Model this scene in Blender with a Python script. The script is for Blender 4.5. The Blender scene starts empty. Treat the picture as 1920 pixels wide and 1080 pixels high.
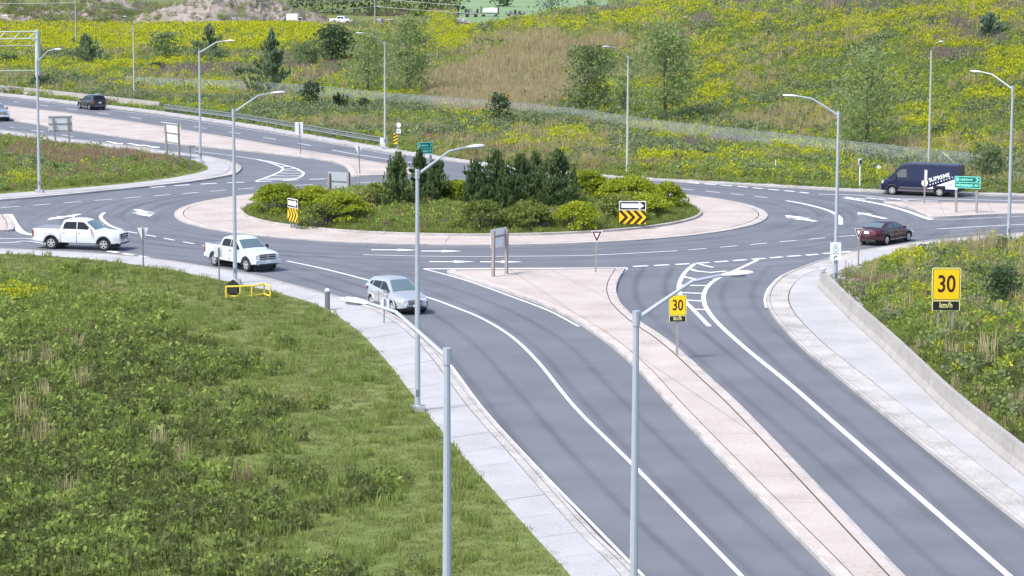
import bpy, bmesh, math, random
import numpy as np
from mathutils import Vector, Matrix

random.seed(7)
rng = np.random.default_rng(11)
S = bpy.context.scene
COL = S.collection

# ------------------------------------------------------------------ camera
FPX, HORIZON, ROLL, CAMH = 5000.0, -110.0, math.radians(-0.2), 19.5
PITCH = math.atan2(540 - HORIZON, FPX)
cam_d = bpy.data.cameras.new('camera')
cam = bpy.data.objects.new('camera', cam_d)
COL.objects.link(cam)
cam_d.sensor_width = 36.0
cam_d.lens = FPX / 1920 * 36.0
cam_d.clip_start = 1.0
cam_d.clip_end = 6000
cam.matrix_world = (Matrix.Translation((0, 0, CAMH))
                    @ Matrix.Rotation(math.pi / 2 - PITCH, 4, 'X')
                    @ Matrix.Rotation(-ROLL, 4, 'Z'))
S.camera = cam
S.render.resolution_x, S.render.resolution_y = 1024, 576

# ------------------------------------------------------------------ sky, sun, exposure
SUN_EL, SUN_AZ = math.radians(56), math.radians(235)     # azimuth measured from +Y towards +X
world = bpy.data.worlds.new('World')
S.world = world
world.use_nodes = True
wn = world.node_tree
bg = wn.nodes['Background']
sky = wn.nodes.new('ShaderNodeTexSky')
sky.sky_type = 'NISHITA'
sky.sun_disc = False
sky.sun_elevation = SUN_EL
sky.sun_rotation = SUN_AZ
sky.air_density = 1.0
sky.dust_density = 2.5
sky.ozone_density = 1.0
wn.links.new(sky.outputs[0], bg.inputs[0])
bg.inputs[1].default_value = 0.125
sun_d = bpy.data.lights.new('sun', 'SUN')
sun_d.energy = 2.0
sun_d.angle = math.radians(11)
sun_d.color = (1.0, 0.95, 0.88)
sun = bpy.data.objects.new('sun', sun_d)
COL.objects.link(sun)
sv = Vector((math.sin(SUN_AZ) * math.cos(SUN_EL), math.cos(SUN_AZ) * math.cos(SUN_EL), math.sin(SUN_EL)))
sun.rotation_euler = sv.to_track_quat('Z', 'Y').to_euler()
sun.location = (0, 100, 80)
S.view_settings.view_transform = 'Standard'
S.view_settings.look = 'None'
S.view_settings.gamma = 1.0
S.view_settings.use_curve_mapping = False
S.view_settings.exposure = 1.12

# ------------------------------------------------------------------ where a point of the place lies
CR, SR = math.cos(ROLL), math.sin(ROLL)
CP, SP = math.cos(PITCH), math.sin(PITCH)

def ray(px, py):
    x, y = px - 960.0, py - 540.0
    x, y = x * CR - y * SR, x * SR + y * CR
    return np.array([x, FPX * CP - y * SP, -(FPX * SP + y * CP)])

def G(px, py, z=0.0):
    d = ray(px, py)
    t = (z - CAMH) / d[2]
    return (d[0] * t, d[1] * t)

def G3(px, py, z=0.0):
    g = G(px, py, z)
    return Vector((g[0], g[1], z))

def at_depth(px, py, Y):
    d = ray(px, py)
    t = Y / d[1]
    return Vector((d[0] * t, Y, CAMH + d[2] * t))

def project(P):
    P = np.atleast_2d(P)
    X, Y, Z = P[:, 0], P[:, 1], P[:, 2] - CAMH
    fw = Y * CP - Z * SP
    up = Y * SP + Z * CP
    x, y = X / fw * FPX, -up / fw * FPX
    return np.c_[x * CR + y * SR + 960, -x * SR + y * CR + 540]

def sst(t):
    t = np.clip(t, 0, 1)
    return t * t * (3 - 2 * t)

def fence_y(X):
    return 346 - 1.435 * (np.asarray(X) + 49)

def terrain(X, Y):
    X = np.asarray(X, float); Y = np.asarray(Y, float)
    Yf = fence_y(X)
    s = sst((Y - Yf - 4) / 145) * (1 - sst((Y - Yf - 205) / 90))
    h = 7.6 * sst((X + 24) / 46) * s + 5.2 * sst((X - 12) / 50) * s
    h = h + 0.25 * np.sin(X * .11 + 1) * np.sin(Y * .07) * sst((Y - Yf + 20) / 60)
    return 0.13 + h

def T(px, py):
    """point of the far ground seen at this pixel"""
    d = ray(px, py)
    t = 150.0 / d[1]
    while t * d[1] < 1600:
        p = d * t
        if CAMH + p[2] < float(terrain(p[0], p[1])):
            break
        t += 0.8 / d[1]
    p = d * t
    return Vector((p[0], p[1], float(terrain(p[0], p[1]))))

def catmull(P, n=6):
    P = [np.array(p, float) for p in P]
    Q = [2 * P[0] - P[1]] + P + [2 * P[-1] - P[-2]]
    out = []
    for i in range(1, len(Q) - 2):
        a, b, c, d = Q[i - 1:i + 3]
        for k in range(n):
            t = k / n
            out.append(0.5 * ((2 * b) + (c - a) * t + (2 * a - 5 * b + 4 * c - d) * t * t + (-a + 3 * b - 3 * c + d) * t ** 3))
    out.append(P[-1])
    return np.array(out)

def closed_catmull(P, n=5):
    P = [np.array(p, float) for p in P]
    m = len(P); out = []
    for i in range(m):
        a, b, c, d = P[i - 1], P[i], P[(i + 1) % m], P[(i + 2) % m]
        for k in range(n):
            t = k / n
            out.append(0.5 * ((2 * b) + (c - a) * t + (2 * a - 5 * b + 4 * c - d) * t * t + (-a + 3 * b - 3 * c + d) * t ** 3))
    return np.array(out)

def gcurve(pts, n=6, z=0.0):
    return catmull([G(x, y, z) for x, y in pts], n)

def resample(C, n):
    C = np.asarray(C, float)
    s = np.r_[0, np.cumsum(np.hypot(*np.diff(C, axis=0).T))]
    u = np.linspace(0, s[-1], n)
    return np.c_[np.interp(u, s, C[:, 0]), np.interp(u, s, C[:, 1])]

def arclen(C):
    return float(np.hypot(*np.diff(np.asarray(C), axis=0).T).sum())

def normals2(C, closed=False):
    C = np.asarray(C, float)
    if closed:
        d = np.roll(C, -1, 0) - np.roll(C, 1, 0)
    else:
        d = np.gradient(C, axis=0)
    d /= np.maximum(np.hypot(d[:, 0], d[:, 1])[:, None], 1e-9)
    return np.c_[-d[:, 1], d[:, 0]]

def offset(C, dist, closed=False):
    return np.asarray(C) + normals2(C, closed) * dist

# ------------------------------------------------------------------ materials
MATS = {}

def new_mat(name):
    m = bpy.data.materials.new(name)
    m.use_nodes = True
    MATS[name] = m
    nt = m.node_tree
    return m, nt, nt.nodes['Principled BSDF']

def mat(name, col, rough=0.6, metal=0.0, var=0.0, scale=4.0, coat=0.0, spec=0.5, bump=0.0, alpha=1.0):
    m, nt, b = new_mat(name)
    b.inputs['Base Color'].default_value = (*col, 1)
    b.inputs['Roughness'].default_value = rough
    b.inputs['Metallic'].default_value = metal
    b.inputs['Coat Weight'].default_value = coat
    b.inputs['Coat Roughness'].default_value = 0.06
    b.inputs['Specular IOR Level'].default_value = spec
    b.inputs['Alpha'].default_value = alpha
    if var or bump:
        tc = nt.nodes.new('ShaderNodeTexCoord')
        n = nt.nodes.new('ShaderNodeTexNoise')
        n.inputs['Scale'].default_value = scale
        n.inputs['Detail'].default_value = 6
        n.inputs['Roughness'].default_value = 0.65
        nt.links.new(tc.outputs['Object'], n.inputs['Vector'])
        if var:
            mx = nt.nodes.new('ShaderNodeMix'); mx.data_type = 'RGBA'
            mx.inputs['A'].default_value = (*[c * (1 - var) for c in col], 1)
            mx.inputs['B'].default_value = (*[min(1, c * (1 + var)) for c in col], 1)
            nt.links.new(n.outputs['Fac'], mx.inputs['Factor'])
            nt.links.new(mx.outputs['Result'], b.inputs['Base Color'])
        if bump:
            bp = nt.nodes.new('ShaderNodeBump')
            bp.inputs['Strength'].default_value = bump
            bp.inputs['Distance'].default_value = 0.02
            nt.links.new(n.outputs['Fac'], bp.inputs['Height'])
            nt.links.new(bp.outputs['Normal'], b.inputs['Normal'])
    return m

def ramp_mat(name, stops, scale=1.0, scale2=30.0, rough=0.9, mixf=0.35, spec=0.2, stretch=None, bump=0.3, bdist=0.02):
    """two octaves of noise run through a colour ramp, in world space"""
    m, nt, b = new_mat(name)
    N = nt.nodes.new; L = nt.links.new
    geo = N('ShaderNodeNewGeometry')
    vec = geo.outputs['Position']
    if stretch:
        mp = N('ShaderNodeMapping'); mp.inputs['Scale'].default_value = stretch
        L(vec, mp.inputs['Vector']); vec = mp.outputs['Vector']
    n1 = N('ShaderNodeTexNoise'); n1.inputs['Scale'].default_value = scale; n1.inputs['Detail'].default_value = 5
    n2 = N('ShaderNodeTexNoise'); n2.inputs['Scale'].default_value = scale2; n2.inputs['Detail'].default_value = 4
    L(vec, n1.inputs['Vector']); L(vec, n2.inputs['Vector'])
    mx = N('ShaderNodeMix'); mx.data_type = 'FLOAT'
    mx.inputs['Factor'].default_value = mixf
    L(n1.outputs['Fac'], mx.inputs[2]); L(n2.outputs['Fac'], mx.inputs[3])
    cr = N('ShaderNodeValToRGB')
    e = cr.color_ramp.elements
    while len(e) < len(stops): e.new(0.5)
    for k, (p, c) in enumerate(stops):
        e[k].position = p; e[k].color = (*c, 1)
    L(mx.outputs[0], cr.inputs['Fac'])
    L(cr.outputs['Color'], b.inputs['Base Color'])
    b.inputs['Roughness'].default_value = rough
    b.inputs['Specular IOR Level'].default_value = spec
    if bump:
        bp = N('ShaderNodeBump'); bp.inputs['Strength'].default_value = bump; bp.inputs['Distance'].default_value = bdist
        L(n2.outputs['Fac'], bp.inputs['Height']); L(bp.outputs['Normal'], b.inputs['Normal'])
    return m

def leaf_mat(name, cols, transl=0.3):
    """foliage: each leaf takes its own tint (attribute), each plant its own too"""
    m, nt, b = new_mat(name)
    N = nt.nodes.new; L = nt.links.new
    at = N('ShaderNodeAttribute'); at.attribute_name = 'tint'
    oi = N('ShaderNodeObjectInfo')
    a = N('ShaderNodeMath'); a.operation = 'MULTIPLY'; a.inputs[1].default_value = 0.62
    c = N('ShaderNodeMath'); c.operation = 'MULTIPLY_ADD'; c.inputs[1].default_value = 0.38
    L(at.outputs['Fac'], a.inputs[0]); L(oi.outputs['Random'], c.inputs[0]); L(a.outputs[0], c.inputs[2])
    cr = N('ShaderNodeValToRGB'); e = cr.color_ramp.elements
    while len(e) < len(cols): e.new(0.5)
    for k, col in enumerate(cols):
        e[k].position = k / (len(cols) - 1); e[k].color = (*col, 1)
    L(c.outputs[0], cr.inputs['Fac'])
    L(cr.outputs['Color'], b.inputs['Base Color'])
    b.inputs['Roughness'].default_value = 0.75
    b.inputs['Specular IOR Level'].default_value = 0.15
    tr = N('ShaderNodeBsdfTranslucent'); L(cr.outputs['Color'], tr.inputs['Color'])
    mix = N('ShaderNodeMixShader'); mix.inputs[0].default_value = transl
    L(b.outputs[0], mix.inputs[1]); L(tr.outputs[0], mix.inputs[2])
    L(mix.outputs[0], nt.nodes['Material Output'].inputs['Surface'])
    return m

# asphalt: aggregate speckle, patches, rings worn by tyres round the roundabout
RC, R_APRON, R_ISLAND = (-2.96, 192.5), 21.4, 16.7
def asphalt_mat():
    m, nt, b = new_mat('asphalt')
    N = nt.nodes.new; L = nt.links.new
    geo = N('ShaderNodeNewGeometry')
    sub = N('ShaderNodeVectorMath'); sub.operation = 'SUBTRACT'; sub.inputs[1].default_value = (RC[0], RC[1], 0)
    L(geo.outputs['Position'], sub.inputs[0])
    ln = N('ShaderNodeVectorMath'); ln.operation = 'LENGTH'; L(sub.outputs[0], ln.inputs[0])
    n0 = N('ShaderNodeTexNoise'); n0.inputs['Scale'].default_value = 0.05; n0.inputs['Detail'].default_value = 2
    L(geo.outputs['Position'], n0.inputs['Vector'])
    ad = N('ShaderNodeMath'); ad.operation = 'MULTIPLY_ADD'; ad.inputs[1].default_value = 5.0
    L(n0.outputs['Fac'], ad.inputs[0]); L(ln.outputs['Value'], ad.inputs[2])
    ring = N('ShaderNodeTexNoise'); ring.noise_dimensions = '1D'; ring.inputs['Scale'].default_value = 0.9
    ring.inputs['Detail'].default_value = 4; ring.inputs['Roughness'].default_value = 0.7
    L(ad.outputs[0], ring.inputs['W'])
    fade = N('ShaderNodeMapRange'); fade.inputs['From Min'].default_value = 33; fade.inputs['From Max'].default_value = 46; fade.inputs['To Min'].default_value = 1; fade.inputs['To Max'].default_value = 0
    L(ln.outputs['Value'], fade.inputs['Value'])
    rm = N('ShaderNodeMix'); rm.data_type = 'FLOAT'; rm.inputs[2].default_value = 0.5
    L(fade.outputs[0], rm.inputs['Factor']); L(ring.outputs['Fac'], rm.inputs[3])
    n1 = N('ShaderNodeTexNoise'); n1.inputs['Scale'].default_value = 0.22; n1.inputs['Detail'].default_value = 6
    L(geo.outputs['Position'], n1.inputs['Vector'])
    n2 = N('ShaderNodeTexNoise'); n2.inputs['Scale'].default_value = 7; n2.inputs['Detail'].default_value = 6
    n2.inputs['Roughness'].default_value = 0.9
    L(geo.outputs['Position'], n2.inputs['Vector'])
    s1 = N('ShaderNodeMath'); s1.operation = 'MULTIPLY_ADD'; s1.inputs[1].default_value = 0.34
    s2 = N('ShaderNodeMath'); s2.operation = 'MULTIPLY_ADD'; s2.inputs[1].default_value = 0.42
    s3 = N('ShaderNodeMath'); s3.operation = 'MULTIPLY'; s3.inputs[1].default_value = 0.40
    L(n2.outputs['Fac'], s3.inputs[0]); L(rm.outputs[0], s2.inputs[0]); L(s3.outputs[0], s2.inputs[2])
    L(n1.outputs['Fac'], s1.inputs[0]); L(s2.outputs[0], s1.inputs[2])
    cr = N('ShaderNodeValToRGB'); e = cr.color_ramp.elements
    e[0].position = 0.40; e[0].color = (0.088, 0.095, 0.114, 1)
    e[1].position = 0.74; e[1].color = (0.174, 0.184, 0.212, 1)
    L(s1.outputs[0], cr.inputs['Fac']); L(cr.outputs['Color'], b.inputs['Base Color'])
    b.inputs['Roughness'].default_value = 0.8
    b.inputs['Specular IOR Level'].default_value = 0.35
    return m

asphalt_mat()
ramp_mat('concrete', [(0.3, (.29, .29, .29)), (0.45, (.36, .36, .37)), (0.6, (.41, .41, .43)), (0.75, (.48, .48, .51))], .35, 7, .85, .45, .3)
ramp_mat('kerb_concrete', [(0.32, (.22, .21, .20)), (0.5, (.40, .385, .375)), (0.7, (.52, .50, .50))], .6, 11, .85, .5, .3)
ramp_mat('pink_concrete', [(0.3, (.29, .245, .225)), (0.44, (.40, .35, .325)), (0.58, (.45, .40, .375)), (0.72, (.53, .475, .45))], .35, 6, .85, .4, .3)
ramp_mat('pink_kerb', [(0.3, (.34, .30, .28)), (0.7, (.55, .49, .46))], .7, 11, .85, .5, .3)
ramp_mat('joint', [(0.3, (.10, .09, .085)), (0.7, (.16, .15, .14))], 2, 12)
ramp_mat('soil', [(0.3, (.11, .12, .05)), (0.55, (.155, .18, .06)), (0.75, (.23, .22, .11))], .25, 3, .95, .5, .1)
ramp_mat('mown_turf', [(0.3, (.085, .12, .032)), (0.5, (.13, .17, .048)), (0.7, (.22, .21, .10))], .12, 2.2, .95, .5, .1)
ramp_mat('gravel', [(0.32, (.13, .14, .08)), (0.45, (.215, .19, .17)), (0.56, (.29, .25, .235)), (0.7, (.36, .32, .30))], .12, 1.2, .95, .5, .1)
ramp_mat('field_green', [(0.3, (.15, .23, .12)), (0.7, (.21, .30, .16))], .03, .4, .95, .4, .1)
ramp_mat('jersey', [(0.3, (.26, .25, .24)), (0.7, (.40, .385, .37))], .5, 5, .85, .5, .3)
mat('paint', (.80, .81, .83), .55, var=.14, scale=1.6)
mat('galv', (.27, .30, .32), .45, .3, var=.14, scale=1.3)
mat('rail_steel', (.20, .225, .235), .45, .3, var=.14, scale=1.3)
mat('galv_dark', (.20, .21, .23), .5, .4, var=.1, scale=2)
mat('pole_grey', (.42, .46, .52), .5, .25, var=.12, scale=.9)
mat('pole_warm', (.46, .47, .42), .5, .2, var=.12, scale=.9)
mat('lamp_head', (.72, .74, .77), .4, .2)
mat('lens', (.35, .38, .42), .2)
mat('gantry_paint', (.52, .58, .56), .5, .2, var=.08, scale=1)
mat('sign_back', (.70, .73, .76), .5, .05, var=.08, scale=2)
mat('sign_white', (.82, .85, .86), .5)
mat('sign_black', (.012, .012, .014), .5)
mat('sign_yellow', (.86, .58, .006), .5)
mat('sign_border', (.80, .76, .30), .5)
mat('sign_maroon', (.05, .008, .008), .5)
mat('sign_red', (.14, .012, .02), .5)
mat('sign_green', (.0, .22, .13), .45)
mat('sign_mint', (.22, .75, .62), .5)
mat('sign_teal', (.0, .13, .10), .5)
mat('wood_post', (.30, .27, .25), .85, var=.25, scale=6)
mat('safety_yellow', (.78, .60, .06), .45, var=.1, scale=3)
mat('black_plastic', (.02, .021, .025), .6)
mat('rubber', (.018, .018, .02), .85)
mat('alloy', (.62, .63, .65), .3, .6)
mat('paint_white', (.64, .67, .71), .28, coat=.6)
mat('paint_white_cool', (.58, .64, .70), .28, coat=.6)
mat('paint_silver', (.48, .50, .54), .28, .45, coat=.7)
mat('paint_silver_blue', (.36, .42, .52), .28, .4, coat=.7)
mat('paint_navy', (.006, .011, .050), .35, .0, coat=.25, spec=.35)
mat('paint_maroon', (.045, .005, .012), .25, .1, coat=.6)
mat('paint_black', (.012, .015, .02), .18, .2, coat=1.0)
mat('trim', (.03, .032, .036), .6)
mat('trim_grey', (.10, .10, .115), .6)
mat('chrome', (.72, .74, .78), .15, .9)
mat('glass_dark', (.008, .010, .014), .12, 0, coat=.0, spec=.35)
mat('glass_shield', (.10, .15, .17), .06, 0, coat=.6, spec=.9)
mat('glass_back', (.045, .05, .06), .1, 0, coat=.6, spec=.9)
mat('headlight', (.70, .74, .80), .12, .1, coat=.8)
mat('taillight', (.30, .012, .02), .2, coat=.6)
mat('tonneau', (.22, .22, .27), .75, var=.1, scale=2)
mat('bark', (.13, .11, .09), .9, var=.3, scale=6)
mat('twig', (.17, .15, .145), .9, var=.3, scale=6)
mat('utility_wood', (.33, .34, .33), .85, var=.15, scale=1)
mat('wire', (.42, .45, .46), .6)
ramp_mat('rock', [(0.3, (.16, .15, .15)), (0.7, (.42, .40, .39))], 1.2, 7)

# rubber worn into the lanes: soft across its width (attribute), broken up along it
m, nt, b = new_mat('tyre_wear')
b.inputs['Base Color'].default_value = (.040, .042, .048, 1); b.inputs['Roughness'].default_value = .7
a_ = nt.nodes.new('ShaderNodeAttribute'); a_.attribute_name = 'wear'
n = nt.nodes.new('ShaderNodeTexNoise'); n.inputs['Scale'].default_value = .09; n.inputs['Detail'].default_value = 5
g_ = nt.nodes.new('ShaderNodeNewGeometry'); nt.links.new(g_.outputs['Position'], n.inputs['Vector'])
mr = nt.nodes.new('ShaderNodeMapRange'); mr.inputs['From Min'].default_value = .3; mr.inputs['From Max'].default_value = .75; mr.inputs['To Min'].default_value = .05; mr.inputs['To Max'].default_value = .24
nt.links.new(n.outputs['Fac'], mr.inputs['Value'])
mu = nt.nodes.new('ShaderNodeMath'); mu.operation = 'MULTIPLY'
nt.links.new(mr.outputs[0], mu.inputs[0]); nt.links.new(a_.outputs['Fac'], mu.inputs[1]); nt.links.new(mu.outputs[0], b.inputs['Alpha'])

# chain link: wires far too fine to draw one by one at this distance
m, nt, b = new_mat('chain_link')
b.inputs['Base Color'].default_value = (.42, .47, .50, 1)
b.inputs['Roughness'].default_value = 0.5
n = nt.nodes.new('ShaderNodeTexNoise'); n.inputs['Scale'].default_value = 1.4; n.inputs['Detail'].default_value = 6
g_ = nt.nodes.new('ShaderNodeNewGeometry'); nt.links.new(g_.outputs['Position'], n.inputs['Vector'])
mr = nt.nodes.new('ShaderNodeMapRange'); mr.inputs['To Min'].default_value = 0.05; mr.inputs['To Max'].default_value = 0.42
nt.links.new(n.outputs['Fac'], mr.inputs['Value']); nt.links.new(mr.outputs[0], b.inputs['Alpha'])

leaf_mat('lf_juniper', [(.068, .112, .046), (.108, .165, .066), (.18, .24, .10)], .4)
leaf_mat('lf_spruce', [(.13, .195, .115), (.195, .265, .15), (.27, .345, .20)], .45)
leaf_mat('lf_sumac', [(.16, .22, .024), (.29, .355, .034), (.44, .475, .05)], .4)
leaf_mat('lf_shrub', [(.11, .15, .04), (.19, .24, .06), (.29, .32, .09)], .35)
leaf_mat('lf_broad', [(.110, .165, .068), (.175, .24, .10), (.26, .33, .14)], .45)
leaf_mat('lf_poplar', [(.205, .275, .11), (.295, .375, .15), (.40, .475, .20)], .5)
leaf_mat('lf_dark', [(.05, .085, .045), (.08, .125, .065), (.125, .175, .088)], .35)
leaf_mat('lf_blue', [(.09, .15, .12), (.13, .19, .15), (.18, .24, .18)], .25)
leaf_mat('v_green', [(.18, .25, .058), (.28, .365, .088), (.38, .45, .125)], .5)
leaf_mat('v_grass', [(.18, .235, .060), (.275, .34, .092), (.40, .42, .165)], .5)
leaf_mat('v_lawn', [(.165, .20, .066), (.245, .275, .095), (.38, .365, .175)], .45)
leaf_mat('v_weed', [(.10, .13, .042), (.15, .185, .06), (.23, .245, .10)], .4)
leaf_mat('v_tan', [(.34, .285, .155), (.48, .405, .23), (.58, .50, .29)], .45)
leaf_mat('v_gold', [(.36, .40, .02), (.50, .51, .022), (.64, .60, .03)], .4)
leaf_mat('v_purple', [(.19, .165, .14), (.275, .235, .20), (.36, .31, .25)], .35)
leaf_mat('v_greybush', [(.13, .18, .08), (.205, .255, .125), (.29, .33, .17)], .4)
leaf_mat('v_rust', [(.24, .17, .115), (.36, .255, .175), (.46, .34, .23)], .3)

ORD = ['first', 'second', 'third', 'fourth', 'fifth', 'sixth', 'seventh', 'eighth', 'ninth', 'tenth', 'eleventh', 'twelfth', 'thirteenth', 'fourteenth', 'fifteenth', 'sixteenth', 'seventeenth', 'eighteenth', 'nineteenth', 'twentieth']
# ------------------------------------------------------------------ mesh helpers
def link(name, me, parent=None, smooth=False, sharp=35):
    if smooth:
        me.polygons.foreach_set('use_smooth', [True] * len(me.polygons))
        me.set_sharp_from_angle(angle=math.radians(sharp))
    o = bpy.data.objects.new(name, me)
    COL.objects.link(o)
    if parent: o.parent = parent
    return o

def empty(name, loc=(0, 0, 0), rz=0.0):
    o = bpy.data.objects.new(name, None)
    o.empty_display_size = 0.3
    COL.objects.link(o)
    o.location = loc
    o.rotation_euler = (0, 0, rz)
    return o

def tag(o, label=None, cat=None, group=None, kind=None):
    if label: o['label'] = label
    if cat: o['category'] = cat
    if group: o['group'] = group
    if kind: o['kind'] = kind
    return o

class MB:
    """collects shapes, builds ONE mesh object"""
    def __init__(s): s.v, s.f, s.m, s.mats = [], [], [], []
    def mi(s, m):
        m = MATS[m] if isinstance(m, str) else m
        if m not in s.mats: s.mats.append(m)
        return s.mats.index(m)
    def add(s, vs, fs, m):
        b = len(s.v); k = s.mi(m)
        s.v += [tuple(p) for p in vs]
        for f in fs:
            s.f.append(tuple(i + b for i in f)); s.m.append(k)
        return s
    def box(s, c, d, m, M=None, taper=1.0):
        hx, hy, hz = d[0] / 2, d[1] / 2, d[2] / 2
        vs = [Vector((x * hx * (taper if z > 0 else 1), y * hy * (taper if z > 0 else 1), z * hz)) for z in (-1, 1) for y in (-1, 1) for x in (-1, 1)]
        if M: vs = [M @ p for p in vs]
        vs = [p + Vector(c) for p in vs]
        return s.add(vs, [(0, 2, 3, 1), (4, 5, 7, 6), (0, 1, 5, 4), (2, 6, 7, 3), (1, 3, 7, 5), (0, 4, 6, 2)], m)
    def tube(s, pts, rad, m, n=8, caps=True):
        pts = [Vector(p) for p in pts]
        if not isinstance(rad, (list, tuple)): rad = [rad] * len(pts)
        rings = []
        for i, p in enumerate(pts):
            d = (pts[min(i + 1, len(pts) - 1)] - pts[max(i - 1, 0)]).normalized()
            up = Vector((0, 0, 1)) if abs(d.z) < .9 else Vector((1, 0, 0))
            a = d.cross(up).normalized(); c = d.cross(a).normalized()
            rings.append([p + (a * math.cos(2 * math.pi * k / n) + c * math.sin(2 * math.pi * k / n)) * rad[i] for k in range(n)])
        vs = [q for r in rings for q in r]; fs = []
        for i in range(len(rings) - 1):
            for k in range(n):
                fs.append((i * n + k, i * n + (k + 1) % n, (i + 1) * n + (k + 1) % n, (i + 1) * n + k))
        if caps:
            fs.append(tuple(range(n - 1, -1, -1))); fs.append(tuple((len(rings) - 1) * n + k for k in range(n)))
        return s.add(vs, fs, m)
    def lathe(s, prof, m, n=20, axis='Y', c=(0, 0, 0)):
        vs = []
        for r, h in prof:
            for k in range(n):
                a = 2 * math.pi * k / n
                q = (r * math.cos(a), h, r * math.sin(a)) if axis == 'Y' else (r * math.cos(a), r * math.sin(a), h)
                vs.append((q[0] + c[0], q[1] + c[1], q[2] + c[2]))
        fs = []
        for i in range(len(prof) - 1):
            for k in range(n):
                fs.append((i * n + k, i * n + (k + 1) % n, (i + 1) * n + (k + 1) % n, (i + 1) * n + k))
        return s.add(vs, fs, m)
    def prism(s, poly, o, u, w, t, m):
        """polygon in the plane (u, w) through o, thickened by vector t"""
        o, u, w, t = Vector(o), Vector(u), Vector(w), Vector(t)
        a = [o + u * p[0] + w * p[1] for p in poly]
        n = len(a)
        vs = a + [p + t for p in a]
        fs = [tuple(range(n)), tuple(range(2 * n - 1, n - 1, -1))] + [(i, i + n, (i + 1) % n + n, (i + 1) % n) for i in range(n)]
        return s.add(vs, fs, m)
    def build(s, name, parent=None, smooth=False, sharp=35):
        me = bpy.data.meshes.new(name)
        me.from_pydata(s.v, [], s.f)
        for m in s.mats: me.materials.append(m)
        me.polygons.foreach_set('material_index', s.m)
        me.update()
        bm = bmesh.new(); bm.from_mesh(me)
        bmesh.ops.recalc_face_normals(bm, faces=bm.faces)
        bm.to_mesh(me); bm.free()
        return link(name, me, parent, smooth, sharp)

def poly_mesh(name, pts, z, m, parent=None, holes=()):
    """flat sheet bounded by a ground polygon"""
    bm = bmesh.new()
    for P in (pts, *holes):
        vs = [bm.verts.new((p[0], p[1], z)) for p in P]
        for i in range(len(vs)):
            try: bm.edges.new((vs[i], vs[(i + 1) % len(vs)]))
            except ValueError: pass
    bmesh.ops.triangle_fill(bm, use_beauty=True, use_dissolve=False, edges=bm.edges[:])
    for f in bm.faces:
        if f.normal.z < 0: f.normal_flip()
    me = bpy.data.meshes.new(name); bm.to_mesh(me); bm.free()
    me.materials.append(MATS[m])
    return link(name, me, parent)

def strip(name, A, B, za, zb, m, parent=None, side=None, skirt=None):
    """sheet lofted between two curves; side = drop of the outer (A) edge"""
    n = len(A)
    vs = [(p[0], p[1], za) for p in A] + [(p[0], p[1], zb) for p in B]
    fs = [(i, i + 1, n + i + 1, n + i) for i in range(n - 1)]
    if side is not None:
        vs += [(p[0], p[1], side) for p in A]
        fs += [(2 * n + i, 2 * n + i + 1, i + 1, i) for i in range(n - 1)]
    b = MB(); b.add(vs, fs, m)
    return b.build(name, parent)

def panels(name, A, B, z, m, parent, length=3.0, gap=.03, depth=.05, seg=2):
    """slabs laid one behind another between two curves, open joints between"""
    n = max(1, int(arclen(A) / length))
    AA, BB = resample(A, n * seg * 4 + 1), resample(B, n * seg * 4 + 1)
    for k in range(n):
        i0 = k * seg * 4; idx = np.linspace(i0, i0 + seg * 4, seg + 1).astype(int)
        a, b_ = AA[idx].copy(), BB[idx].copy()
        L = max(arclen(a), .2)
        g = gap / L
        a[0] += (a[1] - a[0]) * g * seg / 2; a[-1] += (a[-2] - a[-1]) * g * seg / 2
        L = max(arclen(b_), .2); g = gap / L
        b_[0] += (b_[1] - b_[0]) * g * seg / 2; b_[-1] += (b_[-2] - b_[-1]) * g * seg / 2
        dz = random.uniform(-.004, .004)
        ring = [tuple(p) for p in a] + [tuple(p) for p in b_[::-1]]
        mb = MB(); c = len(ring)
        vs = [(p[0], p[1], z + dz) for p in ring] + [(p[0], p[1], z - depth) for p in ring]
        h = len(a)
        fs = [(i, i + 1, c - 2 - i, c - 1 - i) for i in range(h - 1)] + [(i, i + c, (i + 1) % c + c, (i + 1) % c) for i in range(c)]
        mb.add(vs, fs, m)
        mb.build(name, parent)

def text_mesh(txt, size, extr=0.0, align='CENTER', shear=0.0, spacing=1.0, bold=0.0):
    cu = bpy.data.curves.new('lettering', 'FONT')
    cu.body = txt; cu.size = size; cu.extrude = extr; cu.align_x = align; cu.align_y = 'CENTER'
    cu.shear = shear; cu.space_character = spacing; cu.offset = bold
    o = bpy.data.objects.new('lettering', cu)
    COL.objects.link(o)
    dg = bpy.context.evaluated_depsgraph_get()
    me = bpy.data.meshes.new_from_object(o.evaluated_get(dg))
    bpy.data.objects.remove(o); bpy.data.curves.remove(cu)
    return me

def quads(name, V, m, parent=None, tint=None, mat_idx=None):
    """V: (N,4,3) loose quads"""
    N = len(V)
    me = bpy.data.meshes.new(name)
    me.vertices.add(N * 4); me.vertices.foreach_set('co', np.ascontiguousarray(V, np.float32).ravel())
    me.loops.add(N * 4); me.loops.foreach_set('vertex_index', np.arange(N * 4, dtype=np.int32))
    me.polygons.add(N)
    me.polygons.foreach_set('loop_start', np.arange(0, N * 4, 4, dtype=np.int32))
    ms = m if isinstance(m, (list, tuple)) else [m]
    for k in ms: me.materials.append(MATS[k])
    if mat_idx is not None: me.polygons.foreach_set('material_index', np.ascontiguousarray(mat_idx, np.int32))
    me.update(calc_edges=True)
    a = me.attributes.new('tint', 'FLOAT', 'FACE')
    a.data.foreach_set('value', np.ascontiguousarray(rng.random(N) if tint is None else tint, np.float32))
    if parent is False: return me
    return link(name, me, parent)

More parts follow.
